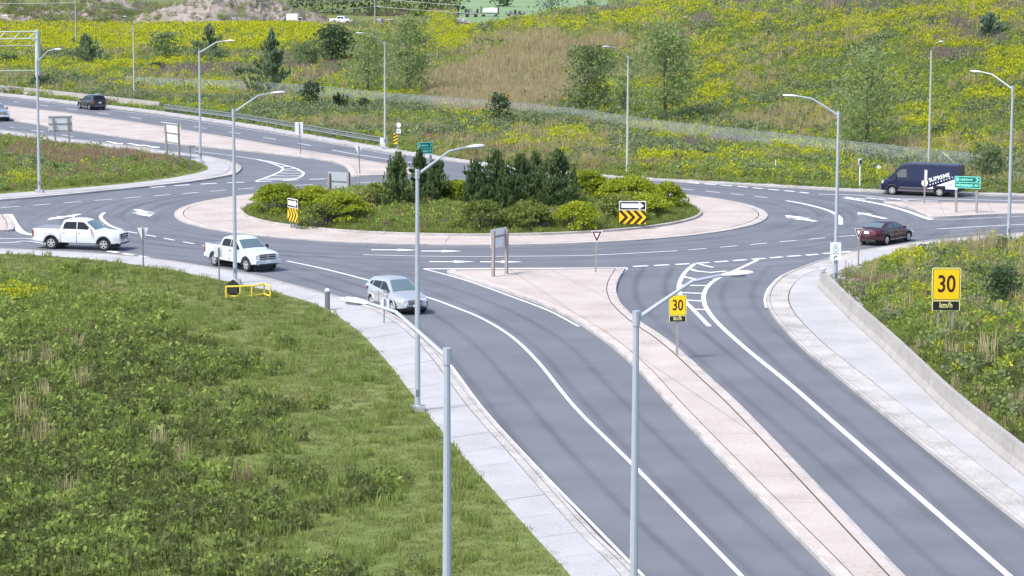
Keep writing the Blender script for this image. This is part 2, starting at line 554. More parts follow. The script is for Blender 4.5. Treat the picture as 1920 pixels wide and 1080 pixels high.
def leaf_quads(P, size, updir=None, up_w=0.0, aspect=0.6, jitter=0.4):
    """diamond leaves at points P; long axis partly along updir"""
    N = len(P)
    d = rng.normal(size=(N, 3))
    d /= np.linalg.norm(d, axis=1)[:, None]
    if updir is not None:
        d = d * (1 - up_w) + updir * up_w
        d /= np.linalg.norm(d, axis=1)[:, None]
    e = np.cross(d, rng.normal(size=(N, 3)))
    e /= np.maximum(np.linalg.norm(e, axis=1)[:, None], 1e-6)
    s = size * (1 + jitter * (rng.random(N) * 2 - 1))
    s = s[:, None]
    return np.stack([P - d * s * .5, P + e * s * aspect * .5, P + d * s * .5, P - e * s * aspect * .5], 1)

# ================================================================== THE SETTING
# a sheet under everything, out to the horizon
b = MB(); b.add([(-3000, -400, -.25), (3000, -400, -.25), (3000, 5000, -.25), (-3000, 5000, -.25)], [(0, 1, 2, 3)], 'soil')
tag(b.build('ground'), kind='structure')

# ---- traced lines of the place, photograph pixels -> ground
FAR_EDGE = [(-420, 132), (-200, 157), (0, 180), (120, 194), (240, 207.5), (320, 218), (480, 242), (600, 264), (740, 288), (841, 302), (916, 312),
            (1000, 322), (1120, 332), (1250, 340.5), (1440, 350.5), (1573, 358), (1650, 361.5), (1920, 369), (2300, 377)]
FAR_BACK = [(-420, 128), (-200, 152.5), (0, 175), (120, 188.5), (240, 202), (320, 211.5), (480, 235), (600, 256.5), (740, 280.5), (841, 296), (916, 307),
            (1000, 318), (1120, 328.5), (1250, 336.5), (1440, 346.3), (1573, 353.5), (1650, 357), (1920, 364), (2300, 371)]
A_OUT = [(-420, 190), (-200, 220), (0, 246), (130, 263), (240, 276), (300, 284), (378, 293.3), (411, 299.5), (437, 306), (452, 315), (448, 324),
         (437, 329.4), (411, 334.8), (378, 340), (333, 346), (222, 357.5), (111, 368.5), (0, 377.5), (-200, 391), (-420, 403)]
A_IN = [(-420, 197), (-200, 228), (0, 255), (130, 272), (240, 285), (300, 292), (345, 299.5), (370, 305.5), (386, 312), (391, 318), (386, 322.5),
        (372, 327), (352, 331), (333, 335), (300, 340), (222, 349), (111, 358.5), (0, 367), (-200, 380), (-420, 392)]
B_OUT = [(-420, 463), (-200, 466), (0, 469.5), (83, 473), (180, 478), (242, 482.5), (306, 490), (361, 499), (480, 520), (563, 541.5), (610, 553.5),
         (697, 577), (762, 610), (822, 665), (900, 766), (985, 860), (1110, 1000), (1200, 1090), (1370, 1312), (1500, 1500)]
B_IN = [(-420, 473), (-200, 476), (0, 480), (67, 482.5), (167, 490), (222, 496), (267, 502.5), (333, 513), (397, 526), (506, 549.5), (540, 559),
        (597, 577), (665, 620), (725, 682), (800, 780), (885, 880), (1000, 1010), (1080, 1100), (1240, 1312), (1370, 1500)]
C_OUT = [(2300, 405), (1920, 439), (1829, 446), (1718, 457), (1660, 465.5), (1601, 474.5), (1556, 486.5), (1524, 496.5), (1498, 506), (1469, 519), (1452, 533),
         (1442, 546), (1437.5, 561), (1440, 577), (1455, 602), (1500, 650), (1560, 700), (1640, 766), (1780, 880), (2030, 1080), (2400, 1400)]
C_IN = [(2300, 417), (1920, 453), (1829, 461), (1707, 474), (1660, 485), (1612, 499.5), (1590, 505), (1575, 511), (1560, 518), (1548, 527), (1541, 535),
        (1538, 543), (1552, 557), (1574, 577), (1605, 606), (1665, 662), (1720, 716), (1790, 785), (1930, 900), (2180, 1100), (2560, 1420)]

def gc(pts, n=6): return catmull([G(*p) for p in pts], n)
far_edge, far_back = gc(FAR_EDGE), gc(FAR_BACK)

# ---- asphalt: one sheet for all roads
near = [(-90, -200), (160, -200)]
asph = [tuple(p) for p in far_edge] + [(160, 150), (160, -200), (-160, -200), (-160, 250)]
road = poly_mesh('road', asph, 0.0, 'asphalt')
tag(road, kind='structure')

# ---- verges: kerb, gutter strip, sidewalk slabs, turf
def verge(name, outp, inp, close_pts, turf, strip_w=.75, turf_name='turf', z=.14, flip=1, slab='concrete', length=3.0):
    """outp runs with the verge on the given side (flip)"""
    n = 260
    O, I = resample(gc(outp), n), resample(gc(inp), n)
    K = offset(O, .17 * flip)
    base = strip(name, K, I, z - .055, z - .055, 'joint')
    tag(base, kind='structure')
    strip('kerb', O, K, z, z, 'kerb_concrete', base, side=0.0)
    K2 = offset(O, (.17 + strip_w) * flip)
    lerp = np.clip(np.hypot(*(I - O).T) / (strip_w + .6), .3, 1)[:, None]
    K2 = K + (K2 - K) * lerp
    strip('gutter_strip', K + (K2 - K) * .03, K2, z - .012, z - .012, 'kerb_concrete', base)
    I2 = I
    panels('sidewalk_slab', K2 + (I2 - K2) * .02, I2, z, slab, base, length)
    tp = poly_mesh(turf_name, [tuple(p) for p in I] + close_pts, z - .005, turf, base)
    tag(tp, kind='structure')
    return O, I

# left wedge between two legs (verge lies on the right-hand side of its traced line)
a_out, a_in = verge('west_verge', A_OUT, A_IN, [], 'soil', flip=-1)
b_out, b_in = verge('south_west_verge', B_OUT, B_IN, [(-160, 20), (-160, 200)], 'mown_turf', strip_w=.35, flip=-1)
c_out, c_in = verge('south_east_verge', C_OUT, C_IN, [(160, 20), (160, 200)], 'soil', strip_w=1.0, flip=1)

# far verge: concrete band, then the meadow rising behind it
n = 220
FO, FB = resample(far_edge, n), resample(far_back, n)
FK = FO + (FB - FO) * .25
band = strip('north_verge', FK, FB, .09, .09, 'joint'); tag(band, kind='structure')
strip('kerb', FO, FK, .14, .14, 'kerb_concrete', band, side=0.0)
panels('shoulder_slab', FK + (FB - FK) * .01, FB, .14, 'concrete', band, 3.5)

def back_y(px):
    a = np.array(FAR_BACK); return np.interp(px, a[:, 0], a[:, 1])

cols = np.linspace(-420, 2300, 250)
rows = np.r_[0, np.geomspace(.004, 1, 120)]
V = []
fbx = project(np.c_[FB, np.full(len(FB), .13)])[:, 0]
for cx in cols:
    gx, gy = np.interp(cx, fbx, FB[:, 0]), np.interp(cx, fbx, FB[:, 1])
    r0 = math.hypot(gx, gy); ux, uy = gx / r0, gy / r0
    rr = r0 + (2400 - r0) * rows ** 1.25
    X, Y = ux * rr, uy * rr
    Z = terrain(X, Y)
    V.append(np.c_[X, Y, Z])
V = np.concatenate(V)
R_ = len(rows)
F = [(i * R_ + j, (i + 1) * R_ + j, (i + 1) * R_ + j + 1, i * R_ + j + 1) for i in range(len(cols) - 1) for j in range(R_ - 1)]
b = MB(); b.add(V, F, 'soil')
tag(b.build('meadow', smooth=True), kind='structure')

# ---- splitter islands: kerb ring and slabs of pink concrete
def island(name, pts, n=5, kerb=.45, z=.15, joints=(), cm='pink_concrete', sharp=False):
    P = [np.array(G(*p)) for p in pts]
    C = np.array(P) if sharp else closed_catmull(P, n)
    area = 0.5 * np.sum(C[:, 0] * np.roll(C[:, 1], -1) - np.roll(C[:, 0], -1) * C[:, 1])
    sg = 1 if area > 0 else -1
    K1, K2 = offset(C, .12 * sg, True), offset(C, kerb * sg, True)
    K1c, K2c, Cc = [np.r_[q, q[:1]] for q in (K1, K2, C)]
    base = poly_mesh(name, [tuple(p) for p in K1], z - .05, 'joint'); tag(base, kind='structure')
    strip('kerb', Cc, K1c, z - .01, z, 'kerb_concrete', base, side=0.0)
    strip('mountable_kerb', K1c, K2c, z - .002, z + .015, 'pink_kerb', base)
    K3 = offset(C, (kerb + .05) * sg, True)
    # slabs: cut the inner polygon by cross joints
    bm = bmesh.new()
    vs = [bm.verts.new((p[0], p[1], z)) for p in K3]
    es = [bm.edges.new((vs[i], vs[(i + 1) % len(vs)])) for i in range(len(vs))]
    bmesh.ops.triangle_fill(bm, use_beauty=True, edges=es)
    cuts = []
    for (p, q) in joints:
        a, c = Vector((*G(*p), 0)), Vector((*G(*q), 0))
        nn = Vector((-(c - a).y, (c - a).x, 0)).normalized()
        cuts.append((a, nn))
    pieces = [bm]
    for a, nn in cuts:
        nxt = []
        for q in pieces:
            for s_ in (1, -1):
                r = q.copy()
                bmesh.ops.bisect_plane(r, geom=r.verts[:] + r.edges[:] + r.faces[:], plane_co=a + nn * s_ * .011, plane_no=nn * s_, clear_inner=True)
                if r.faces: nxt.append(r)
                else: r.free()
            q.free()
        pieces = nxt
    for q in pieces:
        for f in q.faces:
            if f.normal.z < 0: f.normal_flip()
        me = bpy.data.meshes.new('island_slab'); q.to_mesh(me); q.free()
        me.materials.append(MATS[cm])
        link('island_slab', me, base)
    return base

def cross_joints(a, c, n):
    """n joints across the line a..c (pixels), running along the picture's depth"""
    out = []
    for k in range(1, n):
        t = k / n
        x, y = a[0] + (c[0] - a[0]) * t, a[1] + (c[1] - a[1]) * t
        out.append(((x - 20, y - 6), (x + 25, y + 8)))
    return out

island('south_splitter_island', [(838, 511), (920, 509), (1050, 507.5), (1162, 506.5), (1170, 509.5), (1160, 526), (1155, 546), (1160, 564), (1168, 577),
        (1198, 605), (1250, 640), (1294, 677), (1340, 720), (1390, 766), (1500, 880), (1690, 1080), (1900, 1300), (1760, 1300), (1560, 1080), (1390, 905),
        (1262, 770), (1200, 700), (1145, 650), (1085, 608), (1030, 579), (960, 553), (890, 529)], 4, .5,
       joints=[((1030, 509), (1100, 545)), ((962, 514), (1030, 560)), ((1100, 600), (1250, 600)), ((1150, 650), (1300, 650)), ((1200, 720), (1400, 720)), ((1300, 820), (1500, 820)), ((1420, 950), (1650, 950))])
island('north_west_splitter_island', [(-420, 140), (-200, 170), (0, 198), (120, 212.5), (240, 229), (340, 245), (440, 261), (540, 279), (640, 295), (740, 312), (800, 323),
        (798, 328), (720, 330.5), (664, 332), (657, 329), (652, 319), (638, 309), (600, 300.5), (540, 292.5), (440, 282), (300, 267.5), (150, 247), (30, 228), (-200, 193), (-420, 160)], 4, .55,
       joints=[((x - 40, y - 10), (x + 30, y + 12)) for x, y in ((60, 222), (180, 238), (300, 255), (420, 270), (520, 285), (610, 298), (690, 318))])
island('east_splitter_island', [(1655, 381.5), (1680, 380), (1780, 381.5), (1920, 384.3), (2300, 390), (2300, 396), (1920, 403), (1800, 408), (1750, 409.5), (1735, 405.5), (1713, 395.5), (1680, 386)], 5, .5,
       joints=[((1760, 380), (1772, 410)), ((1850, 380), (1865, 410)), ((1940, 380), (1955, 410))])
island('west_splitter_island', [(-300, 402), (-60, 404.5), (8, 405.5), (18, 410), (25, 420), (26, 431), (15, 434.5), (-60, 436), (-300, 440)], 5, .45,
       joints=[((-30, 400), (-25, 440)), ((-110, 400), (-100, 440))])

# ---- central island: truck apron of slabs, kerb, grassed mound
def circ(r, n=144): return np.array([(RC[0] + r * math.cos(2 * math.pi * k / n), RC[1] + r * math.sin(2 * math.pi * k / n)) for k in range(n)])
def closed(C): return np.r_[C, C[:1]]
base = poly_mesh('truck_apron', [tuple(p) for p in circ(R_APRON - .1)], .04, 'joint'); tag(base, kind='structure')
strip('kerb', closed(circ(R_APRON)), closed(circ(R_APRON - .16)), .075, .085, 'kerb_concrete', base, side=0.0)
strip('mountable_kerb', closed(circ(R_APRON - .16)), closed(circ(R_APRON - .62)), .083, .10, 'pink_kerb', base)
panels('apron_slab', closed(circ(R_APRON - .66, 288)), closed(circ(R_ISLAND + .02, 288)), .105, 'pink_concrete', base, 5.6, .04)
cb = strip('central_island', closed(circ(R_ISLAND)), closed(circ(R_ISLAND - .22)), .24, .26, 'kerb_concrete', None, side=.05)
tag(cb, kind='structure')
V, F = [], []
nr, na = 16, 96
def mound(X, Y):
    r = np.hypot(np.asarray(X) - RC[0], np.asarray(Y) - RC[1])
    return .22 + .9 * sst((R_ISLAND - .2 - r) / 13)
for j in range(nr + 1):
    r = (R_ISLAND - .2) * (1 - j / nr)
    for k in range(na):
        a = 2 * math.pi * k / na
        x, y = RC[0] + r * math.cos(a), RC[1] + r * math.sin(a)
        V.append((x, y, float(mound(x, y))))
for j in range(nr):
    for k in range(na):
        F.append((j * na + k, j * na + (k + 1) % na, (j + 1) * na + (k + 1) % na, (j + 1) * na + k))
b = MB(); b.add(V, F, 'mown_turf'); mo = b.build('mound', cb, smooth=True); tag(mo, kind='structure')

# ---- painted markings, children of the road, each dash a piece of its own
MARK_N = [0]
def layer():
    MARK_N[0] += 1; return .005 + (MARK_N[0] % 37) * .0004
def mark(name, poly, z=None):
    z = layer()
    me = bpy.data.meshes.new(name)
    me.from_pydata([(p[0], p[1], z) for p in poly], [], [tuple(range(len(poly)))])
    me.materials.append(MATS['paint'])
    if me.polygons and me.polygons[0].normal.z < 0: me.flip_normals()
    return link(name, me, road)

def line(pts, w=.14, n=8, name='lane_line', z=.006, raw=False):
    C = np.asarray(pts) if raw else gc(pts, n)
    C = resample(C, max(2, int(arclen(C) / .8)))
    A, B_ = offset(C, w / 2), offset(C, -w / 2)
    z = layer(); b = MB(); k = len(C)
    b.add([(p[0], p[1], z) for p in A] + [(p[0], p[1], z) for p in B_], [(i, i + 1, k + i + 1, k + i) for i in range(k - 1)], 'paint')
    return b.build(name, road)

def dashes(pts, w=.15, dash=1.5, gap=1.5, name='lane_dash', start=0.0, z=.006):
    C = gc(pts, 10)
    L = arclen(C); s = np.r_[0, np.cumsum(np.hypot(*np.diff(C, axis=0).T))]
    u = start
    while u + dash <= L + .01:
        q = np.linspace(u, u + dash, 4)
        P = np.c_[np.interp(q, s, C[:, 0]), np.interp(q, s, C[:, 1])]
        A, B_ = offset(P, w / 2), offset(P, -w / 2)
        mark(name, [tuple(p) for p in A] + [tuple(p) for p in B_[::-1]], z)
        u += dash + gap

# far carriageway (outbound) and near carriageway (inbound), north-west leg
dashes([(-300, 155), (0, 187), (26, 190.5), (57, 194.5), (123, 203.5), (190, 212.5), (254, 221), (318, 231), (387, 241), (455, 251.5), (520, 262), (583, 273)], .17, 3.1, 5.6)
line([(622, 281.5), (670, 290), (740, 300.5), (800, 309)], .17)
dashes([(-300, 198), (0, 235.5), (13, 237.5), (78, 247), (154, 259), (190, 264)], .17, 3.0, 4.6)
line([(362, 283), (400, 288), (441, 293), (500, 301.7)], .16)
line([(-300, 204), (0, 242.5), (130, 260), (240, 273), (300, 281)], .1)
line([(-300, 150), (0, 183), (240, 210.5), (480, 245), (740, 291)], .1)
# circulating road
dashes([(283, 352), (333, 348), (416, 343.5), (486, 340.8), (519, 339.3), (576, 336.8), (612, 335.7)], .38, 1.45, .95, 'yield_dash')
dashes([(-60, 394), (0, 389.5), (58, 385.3), (103, 381.7), (187, 375.3), (268, 368.9), (344, 363), (417, 357), (491, 351.7), (530, 349), (574, 346.8), (606, 345.3), (720, 341)], .17, 1.6, 1.15)
line([(196, 399), (189.5, 404), (190, 410), (205.5, 423), (228, 431)], .26)
dashes([(238, 434), (278, 441.3), (329, 451), (386, 461.5), (470, 478), (523, 487)], .17, 1.45, 1.1)
line([(538, 489.5), (610, 505), (697, 527.5), (802, 558), (852, 576), (905, 598), (960, 632), (1010, 680), (1080, 766), (1195, 880), (1380, 1070), (1600, 1300)], .17)
dashes([(203, 471), (242, 477.3), (268, 481.8), (306, 488.5), (350, 494.5)], .42, 1.1, .6, 'yield_dash')
line([(350, 496), (420, 507.5), (480, 518.5), (563, 539.5), (610, 551.5), (697, 575), (760, 607), (830, 668), (905, 766), (1000, 870), (1215, 1090)], .12)
line([(681, 478), (780, 480.5), (880, 481.3), (960, 481), (1060, 480), (1127, 478), (1200, 474.5), (1270, 470.6)], .17)
dashes([(1290, 469), (1346, 464.4), (1386, 461), (1428, 457), (1471, 453), (1509, 449.7), (1550, 446), (1587, 443), (1660, 437.3), (1741, 431)], .17, 1.5, 1.15)
line([(1757, 429.3), (1820, 425.8), (1920, 420.6), (2200, 408)], .17)
line([(794, 504.3), (900, 503.6), (1050, 503), (1176, 502.2)], .34)
line([(796, 504.6), (840, 516), (890, 531), (960, 556.5), (1030, 583), (1085, 612)], .14)
line([(1176, 503), (1164, 517), (1156, 532), (1152.5, 548), (1158, 565), (1166, 578), (1196, 608)], .14)
dashes([(1187, 499.8), (1246, 497), (1286, 495), (1324, 492.6), (1366, 489.5), (1403, 486.7), (1435, 484.5), (1477, 481), (1515, 478.4), (1546, 475.7), (1588, 472.3), (1635, 468.5)], .36, 1.0, .42, 'yield_dash')
line([(1421, 487.5), (1380, 506.5), (1361, 514.5), (1340, 526), (1326.5, 538), (1320.5, 550), (1319.5, 562), (1324, 577), (1345, 605), (1400, 655), (1480, 720), (1560, 790), (1720, 930), (1960, 1140)], .24, name='gore_line')
line([(1302.5, 495), (1287, 508), (1276.5, 524), (1273, 538), (1275, 552), (1283, 564), (1297, 578), (1330, 612)], .24, name='gore_line')
line([(1310, 495), (1322, 498.5), (1337, 502)], .2, name='gore_line')
for a, m_, c in (((1291.7, 504), (1320, 511.3), (1362, 508.5)), ((1281.7, 519), (1308, 524.5), (1340, 523)), ((1277.5, 535), (1301.7, 538), (1327, 536)),
                 ((1276.7, 549), (1300, 552.3), (1320, 550.6)), ((1284, 563), (1302, 566), (1319, 565)), ((1300, 580), (1312, 582.5), (1326, 581))):
    line([a, m_, c], .32, 4, 'gore_bar')
line([(1436.5, 577), (1434, 561), (1438.5, 545.5), (1449, 532), (1466, 517.5), (1497, 503.5), (1556, 484.5), (1640, 468.5)], .12)
# north-west gore
line([(500, 301.7), (522, 307), (552, 315), (566, 322), (569, 326), (561, 333), (536, 339)], .2, name='gore_line')
line([(481, 299), (508, 306), (526, 313), (530, 318), (516, 326.5), (480, 340)], .2, name='gore_line')
for k in range(8):
    t = k / 8
    l = catmull([(508, 306), (530, 317), (522, 323), (500, 333), (484, 339)], 8); r = catmull([(520, 306.5), (552, 315), (568, 324), (560, 333), (540, 338.5)], 8)
    i = int((t + .06) * 31)
    line([tuple(l[i]), tuple((l[i] + r[i]) / 2 + np.array([0, .9])), tuple(r[i])], .3, 4, 'gore_bar')
# east leg
dashes([(1290, 342.5), (1377, 349), (1404, 351.5), (1429, 353.8), (1457, 356.3), (1483, 358.6), (1507, 361.2), (1528, 364)], .36, 1.1, .55, 'yield_dash')
dashes([(1277, 354), (1293, 355.8), (1328, 359), (1364, 362.5), (1393, 365.6), (1425, 369.3), (1456, 373)], .17, 1.5, 1.2)
line([(1474, 376.5), (1500, 381), (1523, 386), (1551, 394), (1568, 402.5), (1576, 410), (1576, 421)], .3)
line([(1535, 364.3), (1600, 366), (1676, 372.3), (1760, 377.5)], .2, name='gore_line')
line([(1579, 370.3), (1650, 373.3), (1750, 373.3), (1920, 376.7), (2200, 382)], .2, name='gore_line')
line([(1585, 371.5), (1625, 378), (1660, 385), (1700, 396), (1730, 407), (1746, 412)], .42, name='gore_line')
for x in (1600, 1640, 1680): line([(x - 15, 369 + (x - 1600) * .03), (x + 22, 374.5 + (x - 1600) * .03)], .2, 2, 'gore_bar')
line([(1746, 412), (1800, 411), (1920, 405.5)], .12)
# west leg
line([(17, 402), (22, 411), (30, 424), (42, 436), (62, 441)], .5)
line([(-200, 400), (0, 402.5), (17, 402)], .2)
line([(-200, 444), (0, 447.5), (40, 447), (70, 449)], .2)
line([(-200, 455), (0, 456), (45, 452), (90, 458)], .2)

# wheel paths worn dark along the lanes
WEAR_N = [0]
def wear(C, w=.6, raw=False):
    C = np.asarray(C) if raw else gc(C, 8)
    C = resample(C, max(3, int(arclen(C) / 1.2))); k = len(C); WEAR_N[0] += 1
    z = .0018 + .0002 * (WEAR_N[0] % 12)
    A, B_ = offset(C, w / 2), offset(C, -w / 2)
    b = MB(); b.add([(p[0], p[1], z) for Q in (A, C, B_) for p in Q], [(r * k + i, r * k + i + 1, (r + 1) * k + i + 1, (r + 1) * k + i) for r in range(2) for i in range(k - 1)], 'tyre_wear')
    o = b.build('wheel_path', road)
    at_ = o.data.attributes.new('wear', 'FLOAT', 'POINT'); at_.data.foreach_set('value', np.r_[np.zeros(k), np.ones(k), np.zeros(k)].astype(np.float32))
def lane_wear(C, half=.85, **kw):
    C = gc(C, 8); wear(offset(C, half), raw=True, **kw); wear(offset(C, -half), raw=True, **kw)
lane_wear([(420, 478), (520, 500), (640, 535), (760, 578), (850, 640), (930, 730), (1020, 840), (1150, 980), (1290, 1110)])
lane_wear([(560, 478), (700, 505), (830, 545), (930, 585), (1030, 645), (1110, 730), (1210, 835), (1370, 990), (1500, 1110)])
lane_wear([(1235, 500), (1220, 530), (1225, 565), (1260, 600), (1330, 660), (1420, 735), (1560, 850), (1830, 1080)])
lane_wear([(1420, 495), (1390, 530), (1382, 560), (1400, 595), (1450, 645), (1540, 725), (1660, 820), (1960, 1080)])
for rr_ in (23.4, 25.1, 27.6, 29.3): wear(closed(circ(rr_, 120)), .8, raw=True)
lane_wear([(1500, 470), (1600, 458), (1720, 446), (1920, 430), (2200, 415)]); lane_wear([(1500, 452), (1620, 440), (1760, 422), (1920, 411), (2200, 400)])
lane_wear([(-100, 190), (120, 206), (320, 232), (520, 268), (740, 304)]); lane_wear([(-100, 234), (120, 262), (300, 279), (440, 297)]); lane_wear([(-100, 462), (100, 466), (300, 480), (420, 497)])
# lane arrows: shaft, barbed head
def arrow(px, py, ang, L=3.6, w=.3, turn=0):
    c = np.array(G(px, py)); ca, sa = math.cos(ang), math.sin(ang)
    if turn == 0:
        P = [(-L / 2, -w / 2), (L / 2 - 1.3, -w / 2), (L / 2 - 1.3, -.62), (L / 2, 0), (L / 2 - 1.3, .62), (L / 2 - 1.3, w / 2), (-L / 2, w / 2)]
    else:
        P = [(-L / 2, -w / 2), (L * .1, -w / 2), (L * .18, turn * .55 - w * .5), (L * .18 - .5, turn * .55 + .1), (L * .42, turn * 1.25), (L * .5, turn * .35),
             (L * .36, turn * .5 + w * .4), (L * .25, w * .9), (-L / 2, w / 2)]
    mark('arrow_marking', [(c[0] + p[0] * ca - p[1] * sa, c[1] + p[0] * sa + p[1] * ca) for p in P])
def fish(px, py, ang, L=5.6, W=1.75):
    """roundabout arrow: broad hooked shaft and head"""
    c = np.array(G(px, py)); ca, sa = math.cos(ang), math.sin(ang)
    P = [(-.5, -.14), (-.12, -.12), (-.02, -.48), (.06, -.16), (.16, -.14), (.14, -.40), (.5, 0), (.14, .40), (.16, .14), (-.08, .20), (.02, .58), (-.24, .22), (-.5, .14)]
    mark('arrow_marking', [(c[0] + p[0] * L * ca - p[1] * W * sa, c[1] + p[0] * L * sa + p[1] * W * ca) for p in P])
fish(1500, 409.5, math.radians(112), 4.6, 1.7); fish(268, 399.5, math.radians(-72), 5.4, 1.7); fish(119, 407, math.radians(-112), 4.4, 1.5)
arrow(1634, 404.5, math.radians(108), 4.6, .45)
a0 = math.radians(0)
arrow(740, 469, a0 - .02, 3.0, .4); arrow(828, 471.3, a0, 2.6, .4); arrow(848, 491, a0 + .02, 2.8, .4); arrow(940, 491.3, a0 + .02, 2.6, .4)
arrow(215, 268, math.radians(-60), 4.0, .4); arrow(255, 271.5, math.radians(-60), 4.0, .4); arrow(283, 275, math.radians(-60), 4.0, .4)

# ================================================================== STREET FURNITURE
def lamp_post(px, pyb, top_py, tip_dx, label, towards=1, pole='pole_grey', z0=None, H=None, terr=False, armlen=3.0, loc=None):
    """tapered pole on a footing, bent davit arm, cobra head. tip_dx: how far the arm reaches sideways (px)"""
    g = T(px, pyb) if terr else G3(px, pyb, .13)
    if loc: g = Vector(loc)
    sc = FPX / g.y
    H = H or (at_depth(px, top_py, g.y).z - g.z)
    side = tip_dx / sc
    c = max(-1, min(1, side / armlen))
    ang = math.acos(c) * (1 if towards < 0 else -1)      # towards 1: leans to the camera side
    r = empty('street_lamp', g)
    tag(r, label, 'street lamp', 'street lamps round the junction')
    b = MB(); b.box((0, 0, .06), (.62, .62, .28), 'concrete'); b.build('footing', r)
    b = MB(); b.tube([(0, 0, .2), (0, 0, H * .5), (0, 0, H)], [.125, .105, .075], pole, 10); b.lathe([(.2, .2), (.2, .24), (.12, .26)], pole, 10, 'Z')
    b.box((0, -.115, .75), (.12, .02, .3), 'galv_dark'); b.build('pole', r, True)
    d = Vector((math.cos(ang), math.sin(ang), 0)); rise = 1.2
    P = [d * .02 + Vector((0, 0, H - .18))]
    for t in (.25, .5, .62, .72, .8): P.append(d * armlen * t + Vector((0, 0, H - .18 + rise * min(1, t / .66 - max(0, t - .5) * 1.1))))
    P[-1].z = P[-2].z + .03
    b = MB(); b.tube(P, [.06, .052, .048, .045, .04, .035], pole, 8); b.tube([(0, 0, H - .35), (0, 0, H + .03)], .1, pole, 8); b.build('arm', r, True)
    e = P[-1]
    q = Matrix.Rotation(ang, 4, 'Z')
    hb = MB()
    prof = [(-.1, .05, .04), (.1, .13, .07), (.35, .17, .085), (.6, .15, .07), (.74, .07, .035)]
    vs, fs = [], []
    for x, w, h in prof:
        for k in range(10):
            a = 2 * math.pi * k / 10
            z = h * math.sin(a); z = z if z > 0 else z * .55
            vs.append(q @ Vector((x, w * math.cos(a), z + x * .05)) + e)
    for i in range(4):
        for k in range(10): fs.append((i * 10 + k, i * 10 + (k + 1) % 10, (i + 1) * 10 + (k + 1) % 10, (i + 1) * 10 + k))
    fs += [tuple(range(10)), tuple(range(40, 50))]
    hb.add(vs, fs, 'lamp_head'); h = hb.build('lamp_head', r, True)
    lb = MB(); lb.box(q @ Vector((.36, 0, -.045)) + e, (.36, .2, .05), 'lens', q.to_3x3()); lb.build('lens', h)
    return r

lamp_post(74, 361, 112, 52, 'grey street lamp on the grass wedge at the left edge', 1)
lamp_post(376, 306, 95, 64, 'grey street lamp at the rounded tip of the left grass wedge', 1)
lamp_post(441, 531, 205, 88, 'tall grey street lamp in front of the pickup with the open bed', -1)
lamp_post(722, 279, 79, -49, 'street lamp standing at the end of the guardrail', 1, 'pole_warm')
lamp_post(783, 770, 319, 119, 'tall street lamp in front of the silver crossover', -1)
lamp_post(1176, 329, 106, -47, 'street lamp on the far kerb behind the central island', 1, 'pole_warm')
lamp_post(1566, 541, 210, -99, 'street lamp carrying the white parking sign', -1)
lamp_post(1891, 453, 162, -68, 'street lamp at the right edge beside the outbound road', -1)
lamp_post(1741, 330, 96, 8, 'straight looking street lamp rising behind the navy van', 1, 'pole_warm')
lamp_post(252, 193, 44, -10, 'distant street lamp behind the concrete barrier, left of the meadow', 1, 'pole_warm', terr=True)
lamp_post(-13, 183, 42, 34, 'street lamp whose head alone reaches in at the upper left edge', 1, 'pole_warm', terr=True)
lamp_post(1186, 1312, 585, 215, 'nearest street lamp, its arm crossing the painted chevrons', -1)
lamp_post(838, 1460, 655, -200, 'street lamp with its head beside the grey bollard at lower left', -1)

# ---- jersey barriers along the far road
def jersey_mesh(L):
    b = MB(); prof = [(-.3, 0), (-.3, .08), (-.17, .33), (-.1, .86), (.1, .86), (.17, .33), (.3, .08), (.3, 0)]
    vs = [(x, p[0], p[1]) for x in (-L / 2, L / 2) for p in prof]
    n = len(prof); fs = [(i, i + 1, n + i + 1, n + i) for i in range(n - 1)] + [tuple(range(n)), tuple(range(2 * n - 1, n - 1, -1))]
    b.add(vs, fs, 'jersey'); return b
def along(curve, step):
    C = np.asarray(curve); s = np.r_[0, np.cumsum(np.hypot(*np.diff(C, axis=0).T))]
    k = np.arange(0, s[-1], step)
    return np.c_[np.interp(k, s, C[:, 0]), np.interp(k, s, C[:, 1])]
bcurve = gc([(-60, 166.5), (0, 173.5), (120, 187), (240, 200.5), (312, 209)])
P = along(bcurve, 3.6)
first = None
for i in range(len(P) - 1):
    a, c = P[i], P[i + 1]
    L = math.hypot(*(c - a)) - .04
    if first is None:
        o = jersey_mesh(L).build('concrete_barrier'); first = o
    else:
        o = first.copy(); COL.objects.link(o)
    o.location = (*((a + c) / 2), .14); o.rotation_euler = (0, 0, math.atan2(c[1] - a[1], c[0] - a[0]))
    tag(o, ORD[i] + ' pale concrete barrier block from the left along the far road', 'barrier', 'barrier blocks along the far road')
ncurve = gc([(1541, 541), (1556, 556), (1576, 577), (1606, 606), (1666, 661), (1722, 715), (1792, 783), (1932, 898), (2182, 1098)])
P = along(ncurve, 4.0)[:15]
for i in range(len(P) - 1):
    a, c = P[i], P[i + 1]
    o = jersey_mesh(math.hypot(*(c - a)) - .03).build('concrete_barrier')
    o.scale = (1, 1, 1.05)
    o.location = (*((a + c) / 2), .13); o.rotation_euler = (0, 0, math.atan2(c[1] - a[1], c[0] - a[0]))
    tag(o, 'concrete barrier block starting beside the parking sign lamp' if i == 0 else ORD[i] + ' concrete barrier block of the row running down from the parking sign', 'barrier',
        None if i == 0 else 'barrier blocks towards the camera')

